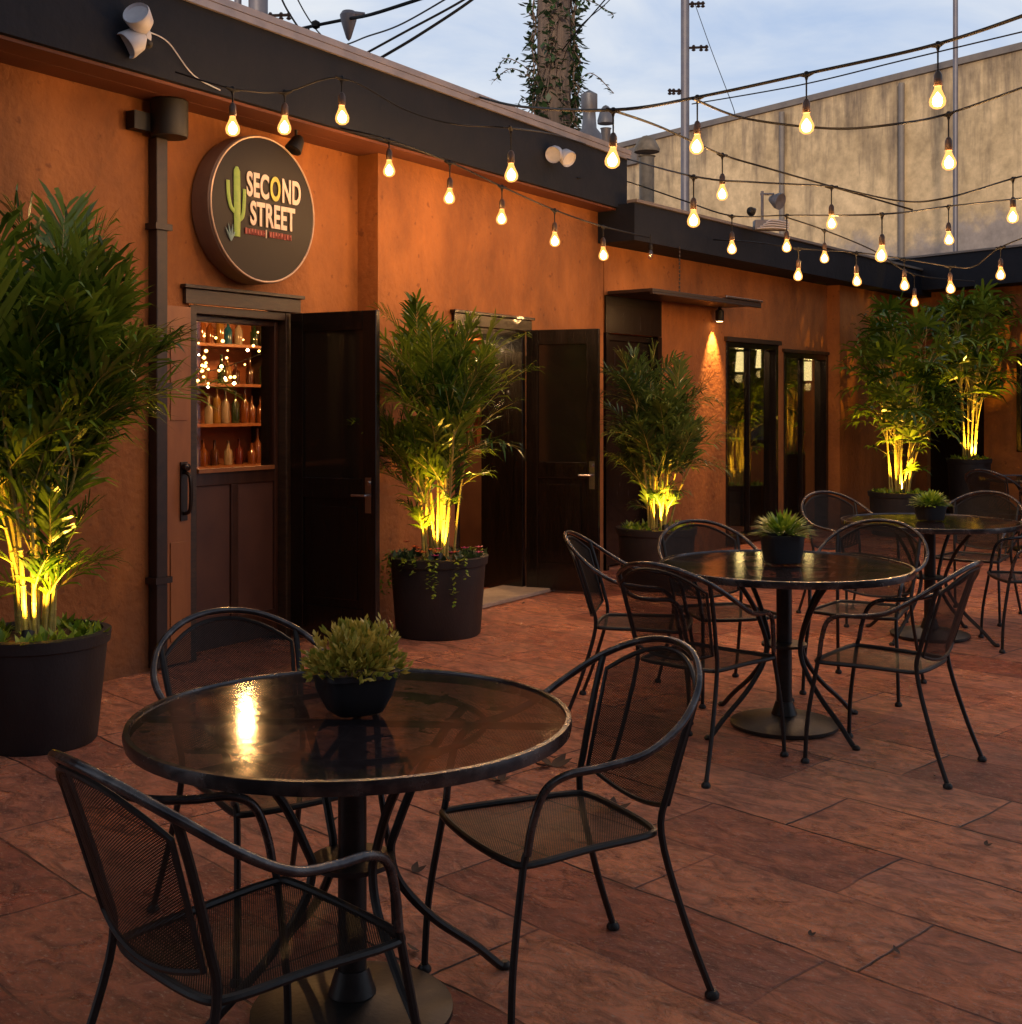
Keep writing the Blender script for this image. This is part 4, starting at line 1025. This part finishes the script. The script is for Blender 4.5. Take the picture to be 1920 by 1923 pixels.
table(*T1, 'nearest round mesh table carrying the dark bowl of yellow-green sedum')
table(*T2, 'middle round mesh table with the square black pot of bright leaves')
table(*T3, 'third round mesh table behind the middle one, near the far palms')
table(*T4, 'distant round table cut by the right edge of the photo')
chair(.10, 3.17, -.88, -.47, 'mesh armchair on the right of the nearest table, fully visible')
chair(-.520, 2.50, .71, .70, 'mesh armchair closest to the camera, seen from behind at lower left')
chair(-.675, 3.535, .62, -.785, 'mesh armchair behind the nearest table beside the bar entrance')
chair(.83, 5.25, .67, .74, 'mesh armchair at the middle table nearest the camera, seen from behind left')
chair(.66, 6.08, .97, -.22, 'mesh armchair at the left end of the middle table, facing right')
chair(1.12, 6.40, .28, -.96, 'mesh armchair behind the middle table in front of the middle planter')
chair(1.86, 6.47, -.52, -.85, 'mesh armchair at the back right of the middle table')
chair(1.585, 5.22, -.80, .60, 'mesh armchair at the right front of the middle table, back to the camera')
chair(3.28, 8.68, -.60, -.80, 'mesh armchair behind the third table on its right')
chair(3.26, 7.66, -1, .12, 'mesh armchair cut by the right edge beside the third table')
chair(2.42, 8.62, .35, -.94, 'mesh armchair behind the third table on its left, against the far planters')
chair(4.92, 12.2, .75, .5, 'mesh armchair pulled to the distant table at the right edge')
chair(5.15, 11.7, .2, .95, 'mesh armchair in front of the distant table, back to the camera')

# ------------------------------------------------------------------ plants
def tuft(mb, c, rx, rz, n, L, wd, rg, upw=.5, curve=.0):
    for k in range(n):
        a = rg.uniform(0, 2 * math.pi); e = math.acos(rg.uniform(.0, 1)); rr = rg.uniform(.35, 1)
        d = Vector((math.cos(a) * math.sin(e), math.sin(a) * math.sin(e), math.cos(e)))
        p = Vector(c) + Vector((d.x * rx * rr, d.y * rx * rr, d.z * rz * rr))
        t0 = rg.random()
        for j in range(3):
            dd = (d + Vector((rg.uniform(-.7, .7), rg.uniform(-.7, .7), rg.uniform(-.2, .8) + upw * .5))).normalized()
            leafcard(mb, p, dd, L * rg.uniform(.6, 1.1), wd * rg.uniform(.7, 1.1), min(1, max(0, t0 + rg.uniform(-.25, .25))), Vector((rg.uniform(-1, 1), rg.uniform(-1, 1), .3)))
def square_pot(t, hw_top, hw_bot, h, lip, m_):
    b = MB(); seg = 32
    def sq(a, hw, p=5):
        c_, s_ = math.cos(a), math.sin(a); k = (abs(c_) ** p + abs(s_) ** p) ** (-1 / p); return (c_ * k * hw, s_ * k * hw)
    prof = [(hw_bot * .9, 0), (hw_bot, .004), ((hw_bot * .35 + hw_top * .65), h * .45), (hw_top * .985, h - lip), (hw_top * 1.03, h - lip), (hw_top * 1.03, h), (hw_top * .93, h), (hw_top * .90, h - .02)]
    k0 = 0
    for hw, z in prof:
        for j in range(seg):
            x, y = sq(2 * math.pi * j / seg, hw); b.v.append(Vector((x, y, z)))
    for i in range(len(prof) - 1):
        for j in range(seg):
            j2 = (j + 1) % seg; b.f.append((i * seg + j, i * seg + j2, (i + 1) * seg + j2, (i + 1) * seg + j)); b.m.append(0)
    b.f.append(tuple(range(seg))[::-1]); b.m.append(0)
    b.f.append(tuple((len(prof) - 1) * seg + j for j in range(seg))); b.m.append(1)
    return b.build('pot', [m_, M['soil']], t, smooth=True)
rg = random.Random(21)
t = thing('sedum_pot', 'dark bowl of yellow-green sedum on the nearest table', 'potted plant', (-.392, 3.07, .748), .5)
square_pot(t, .094, .062, .108, .014, M['planter_small'])
m = MB(); tuft(m, (0, 0, .10), .125, .115, 520, .030, .0058, rg); tuft(m, (.0, 0, .10), .145, .05, 160, .028, .0055, rg, -.3)
for k in range(30):
    a = rg.uniform(0, 6.28); r_ = rg.uniform(.02, .10); p = Vector((math.cos(a) * r_, math.sin(a) * r_, .15)); d = Vector((math.cos(a) * r_ * 4, math.sin(a) * r_ * 4, 1)).normalized(); q = p + d * rg.uniform(.03, .075)
    for j in range(9): leafcard(m, p.lerp(q, j / 8), (d + Vector((rg.uniform(-1, 1), rg.uniform(-1, 1), .3))), .022, .0055, rg.uniform(.4, 1))
m.build('foliage', M['sedum'], t)
def spiky(label, loc, hw, h, rx, seed, n=260):
    t = thing('potted_plant', label, 'potted plant', loc, .3); rg = random.Random(seed)
    square_pot(t, hw, hw * .80, h, .012, M['planter_small'])
    m = MB()
    for k in range(n):
        a = rg.uniform(0, 6.28); e = math.acos(rg.uniform(.05, 1)) ; d = Vector((math.cos(a) * math.sin(e), math.sin(a) * math.sin(e), math.cos(e)))
        p = Vector((d.x * rx * .45, d.y * rx * .45, h - .005 + abs(d.z) * rx * .25)); L = rx * rg.uniform(.45, .72); s_ = d.cross(Vector((0, 0, 1)))
        if s_.length < .05: s_ = Vector((1, 0, 0))
        s_.normalize(); w_ = .008 * rg.uniform(.8, 1.3); ti = rg.random()
        a1 = p + d * L * .5; a2 = p + d * L + Vector((0, 0, -.15 * L))
        m.quad([p - s_ * w_ * .5, p + s_ * w_ * .5, a1 + s_ * w_, a1 - s_ * w_], tint=ti); m.quad([a1 - s_ * w_, a1 + s_ * w_, a2], tint=ti)
    m.build('foliage', M['grassy'], t)
spiky('square black pot with a dome of bright green leaves on the middle table', (1.285, 5.80, .763), .088, .135, .155, 4)
spiky('small dark potted plant on the third table', (2.74, 8.0, .756), .085, .10, .14, 9)

def palm(label, short, x, y, rim_r, rim_h, base_r, H, spread, seed, ncane=9, leafm='palm', L=.75, low=.35, energy=18, square=False, leafw=.016, trail=False, upright=.5, up_dir=(.15, -.30), nfr=(5, 7), lean=(0, 0), llen=.26, cane_h=(.20, .50), fan=False, crown=.5):
    rg = random.Random(seed)
    t = thing('potted_palm', label, 'potted palm', (x, y, 0), rg.uniform(0, 6))
    m = MB()
    m.lathe([(base_r * .96, 0), (base_r, .012), (rim_r * .96, rim_h - .06), (rim_r * 1.0, rim_h - .055), (rim_r * 1.02, rim_h - .004), (rim_r * .98, rim_h), (rim_r * .90, rim_h), (rim_r * .88, rim_h - .05), (0, rim_h - .045)], 48)
    m.build('planter', M['planter'], t, smooth=True)
    m = MB(); m.lathe([(rim_r * .87, rim_h - .04), (rim_r * .5, rim_h - .015), (0, rim_h - .01)], 32); m.build('soil', M['soil'], t)
    cm = MB(); fm = MB()
    def leaflet(c, dl, l_, ww, ti, nn, droop=.34):
        dl = dl.normalized(); sw = dl.cross(nn)
        if sw.length < .05: sw = dl.cross(Vector((.3, .7, .2)))
        sw = sw.normalized() * ww; r_ = rg.random()
        a1 = c + dl * l_ * .38; a2 = c + dl * l_ * .74 + Vector((0, 0, -droop * .35 * l_)); a3 = c + dl * l_ * .97 + Vector((0, 0, -droop * l_))
        tt = min(1, max(0, ti + rg.uniform(-.2, .2)))
        fm.quad([c - sw * .3, c + sw * .3, a1 + sw, a1 - sw], tint=tt); fm.quad([a1 - sw, a1 + sw, a2 + sw * .7, a2 - sw * .7], tint=tt); fm.quad([a2 - sw * .7, a2 + sw * .7, a3], tint=tt)
    def frond(p, d, L_, ll, ww, ti, droop=None):
        pts = []; q = Vector(p); dd = Vector(d).normalized(); n = 10
        droop = rg.uniform(.035, .13) if droop is None else droop
        for i in range(n + 1):
            pts.append(q.copy()); q = q + dd * (L_ / n)
            dd = (dd + Vector((0, 0, -droop * (.3 + 1.2 * i / n)))).normalized()
        cm.tube(pts, [.0048 * (1 - .75 * i / n) for i in range(n + 1)], 4, cap=False)
        if fan:                      # lady palm: a hand of broad fingers at the tip of the stalk
            ax = (pts[-1] - pts[-2]).normalized(); sd = ax.cross(Vector((0, 0, 1)))
            if sd.length < .1: sd = Vector((1, 0, 0))
            sd.normalize(); nn = sd.cross(ax).normalized(); nf = rg.randint(7, 11)
            for i in range(nf):
                th = R(-95 + 190 * i / (nf - 1) + rg.uniform(-6, 6))
                leaflet(pts[-1], ax * math.cos(th) + sd * math.sin(th) + nn * rg.uniform(-.15, .25), ll * (1 - .25 * abs(th) / 1.6) * rg.uniform(.85, 1.15), ww, ti, nn, rg.uniform(.15, .5))
            return
        nl = 21
        for i in range(nl):
            f = .12 + .88 * i / (nl - 1); k = f * n; i0 = min(int(k), n - 1); c = pts[i0].lerp(pts[i0 + 1], k - i0)
            ax = (pts[i0 + 1] - pts[i0]).normalized(); sd = ax.cross(Vector((0, 0, 1)))
            if sd.length < .1: sd = Vector((math.cos(seed + i), math.sin(seed + i), 0))
            sd.normalize(); nn = sd.cross(ax).normalized()
            prof = math.sin(math.pi * min(1, (.20 + .68 * f))) ** .6
            for s in (-1, 1):
                if rg.random() < .06: continue
                ang = R(50 - 30 * f + rg.uniform(-11, 11))
                leaflet(c, ax * math.cos(ang) + sd * s * math.sin(ang) + nn * rg.uniform(-.2, .5), ll * prof * rg.uniform(.75, 1.2), ww * rg.uniform(.75, 1.2), ti, nn, rg.uniform(.05, .45))
    for k in range(ncane):
        a = 2 * math.pi * k / ncane + rg.uniform(-.45, .45); r0 = rim_r * rg.uniform(.03, .38)
        hh = H * rg.uniform(*cane_h) if k else H * (cane_h[1] + .06)
        tilt = rg.uniform(.03, .24) * spread
        b0 = Vector((math.cos(a) * r0, math.sin(a) * r0, rim_h - .03)); b1 = b0 + Vector((math.cos(a) * tilt * .35 + rg.uniform(-.02, .02), math.sin(a) * tilt * .35 + rg.uniform(-.02, .02), hh * .5)); b2 = b0 + Vector((math.cos(a) * tilt, math.sin(a) * tilt, hh))
        cp = spline([b0, b1, b2], 7); cr_ = rg.uniform(.0075, .0125)
        cm.tube(cp, [cr_ * (1 - .45 * i / (len(cp) - 1)) for i in range(len(cp))], 7)
        for i in range(2, len(cp) - 1, 2):   # leaf-scar rings
            cm.lathe([(cr_ * 1.02, -.004), (cr_ * 1.18, 0), (cr_ * 1.02, .004)], 7, cp[i], cp[i + 1] - cp[i])
        nfk = rg.randint(*nfr)
        for j in range(nfk):
            pos = 1 if j < nfk * .45 else rg.uniform(crown, 1); ix = pos * (len(cp) - 1); i0 = min(int(ix), len(cp) - 2); base = cp[i0].lerp(cp[i0 + 1], ix - i0)
            b = rg.uniform(0, 2 * math.pi); el = rg.uniform(.35, 1.1) if rg.random() > upright else rg.uniform(1.0, 1.5)
            d = Vector((math.cos(b) * math.cos(el), math.sin(b) * math.cos(el), math.sin(el))) + Vector((math.cos(a), math.sin(a), 0)) * .22
            room = max(.30, (H - (base.z - rim_h)) / max(.45, math.sin(el)) - (llen * .8 if fan else .0))
            frond(base, d, min(L * rg.uniform(.7, 1.15), room), llen, leafw, rg.random())
        if rg.random() < .45:                 # low shoots
            b = a + rg.uniform(-1, 1); el = rg.uniform(.5, 1.3)
            frond(cp[rg.randint(len(cp) // 4, len(cp) // 2)], Vector((math.cos(b) * math.cos(el), math.sin(b) * math.cos(el), math.sin(el))), L * low * rg.uniform(.7, 1.2), llen * .55, leafw * .7, rg.random())
    cm.build('cane', M['cane'], t, smooth=True); fm.build('foliage', M[leafm], t)
    # underplanting
    um = MB()
    for k in range(60):
        a = rg.uniform(0, 6.28); r_ = rim_r * rg.uniform(.45, .92); p = Vector((math.cos(a) * r_, math.sin(a) * r_, rim_h - .03))
        for j in range(4): leafcard(um, p, Vector((rg.uniform(-1, 1), rg.uniform(-1, 1), rg.uniform(.1, 1.1))), rg.uniform(.05, .10), rg.uniform(.012, .022), rg.random())
    if trail:
        um.build('underplanting', M['vine'], t); um = MB()
        for k in range(17):
            a = rg.uniform(0, 6.28); Lh = rg.uniform(.08, .36); p = Vector((math.cos(a) * rim_r * .95, math.sin(a) * rim_r * .95, rim_h)); q = p.copy(); n = int(Lh / .018)
            for j in range(n + 3):
                q = q + (Vector((math.cos(a), math.sin(a), .3)) * .016 if j < 3 else Vector((rg.uniform(-.006, .006), rg.uniform(-.006, .006), -.018)))
                for z in range(2): leafcard(um, q, Vector((rg.uniform(-1, 1), rg.uniform(-1, 1), rg.uniform(-.8, .3))), rg.uniform(.022, .042), .010, rg.random())
    um.build('trailing_vine' if trail else 'underplanting', M['grassy'], t)
    if trail:
        for mt, nf in (('flower_pink', 7), ('flower_orange', 9)):
            for k in range(nf):
                fl = MB()
                a = rg.uniform(0, 6.28); r_ = rim_r * rg.uniform(.55, .95); c = Vector((math.cos(a) * r_, math.sin(a) * r_, rim_h + rg.uniform(.02, .08)))
                for j in range(6): leafcard(fl, c, Vector((math.cos(j * 1.05), math.sin(j * 1.05), .35)), .034, .013, .5)
                fl.build('flower', M[mt], t)
    # uplight
    u = thing('garden_uplight', 'yellow garden spotlight in the soil of the ' + short, 'spotlight', (x + up_dir[0] * rim_r, y + up_dir[1] * rim_r - .0, rim_h - .02), 0, None)
    ax = Vector((-up_dir[0] * .62, -up_dir[1] * .62, 1)).normalized()
    m = MB(); m.lathe([(.012, -.03), (.022, 0), (.028, .02), (.028, .055), (.024, .055), (.022, .045)], 14, (0, 0, .0), ax); m.build('housing', M['black'], u, smooth=True)
    m = MB(); m.lathe([(.021, .046), (0, .047)], 12, (0, 0, 0), ax); m.build('lens', M['lens_y'], u)
    l_ = light('spot', 'SPOT', ax * .058, energy * .95, (1, .52, .05), u, spot_size=R(84), spot_blend=.9, shadow_soft_size=.02)
    l_.rotation_euler = (-ax).to_track_quat('Z', 'Y').to_euler()
    return t
palm('palm in the big charcoal planter at the left edge, tallest and nearest', 'left edge planter', -2.12, 5.50, .305, .50, .25, 1.98, .95, 3, 17, L=.62, energy=120, llen=.36, leafw=.0115, nfr=(5, 7), up_dir=(.1, -.7), cane_h=(.30, .66), upright=.68, low=.45, crown=.55)
palm('palm between the two open doors, with flowers and vines spilling over its planter', 'flowered planter between the open doors', -.48, 8.08, .325, .52, .28, 1.66, .9, 12, 16, L=.56, energy=130, trail=True, up_dir=(.05, -.7), llen=.24, leafw=.0085, cane_h=(.28, .68), upright=.66, nfr=(5, 7), crown=.50)
palm('dark palm in front of the recessed doorway under the canopy', 'planter below the canopy', 1.20, 10.10, .33, .50, .28, 1.48, .8, 5, 17, 'palm_dark', L=.46, energy=130, up_dir=(.15, -.7), llen=.24, leafw=.009, nfr=(5, 7), cane_h=(.28, .66), upright=.6, crown=.52)
palm('broad palm left of the far corner, behind the third table', 'planter behind the third table', 4.50, 14.15, .36, .50, .32, 2.22, .9, 8, 15, L=.50, energy=260, leafw=.021, llen=.36, nfr=(8, 10), up_dir=(-.1, -.5), cane_h=(.28, .78), upright=.55, fan=True, crown=.42)
palm('palm in the tall dark planter in the far right corner', 'tall far corner planter', 5.80, 15.5, .27, .82, .22, 2.15, .9, 15, 13, L=.50, energy=260, leafw=.021, llen=.36, nfr=(8, 10), up_dir=(.1, -.5), cane_h=(.34, .78), upright=.6, fan=True, crown=.5)

# ------------------------------------------------------------------ fallen leaves on the paving
rg = random.Random(2)
spots = [(1035, 1440, 0.09), (935, 1468, .06), (1150, 1522, .07), (775, 1640, .045), (788, 1790, .04), (615, 1545, .04), (625, 1835, .05), (742, 1500, .03), (1690, 1795, .03), (1520, 1760, .02), (980, 1135, .03), (1850, 1590, .025), (1760, 1460, .02)]
lab = ['largest curled dark leaf on the paving beside the right rim of the nearest table', 'dark narrow leaf on the paving under the front right rim of the nearest table', 'curled dark leaf on the paving behind the right chair seat', 'small dark leaf between the table leg and the right chair', 'small dark leaf just left of the right chair front foot', 'small leaf on the paving behind the nearest table column', 'dark leaf left of the nearest table base', 'tiny leaf under the front rim of the nearest table', 'small leaf on the open paving at lower right', 'tiny leaf on the open paving right of the right chair', 'small leaf near the second doorway threshold', 'tiny leaf on the paving at the right edge', 'tiny leaf on the paving under the middle right chair']
for (x, y, L), lb in zip(spots, lab):
    Y = EYE * F / (y - HY); m = MB(); a = rg.uniform(0, 6.28)
    for k in range(4 if L > .05 else 2):
        a2 = a + k * 1.3 + rg.uniform(-.3, .3); n = 5; prev = None
        for i in range(n + 1):
            f = i / n; w_ = L * .24 * math.sin(math.pi * f) + .001; c_ = Vector((math.cos(a2) * L * f, math.sin(a2) * L * f, .004 + L * .35 * f * f)); s_ = Vector((-math.sin(a2), math.cos(a2), .25)) * w_
            if prev: m.quad([prev[0], prev[1], c_ + s_, c_ - s_])
            prev = (c_ - s_, c_ + s_)
    o = m.build('fallen_leaf', M['deadleaf']); o.location = ((x - CX) / F * Y, Y, .002)
    tag(o, lb, 'leaf', 'fallen leaves on the paving')
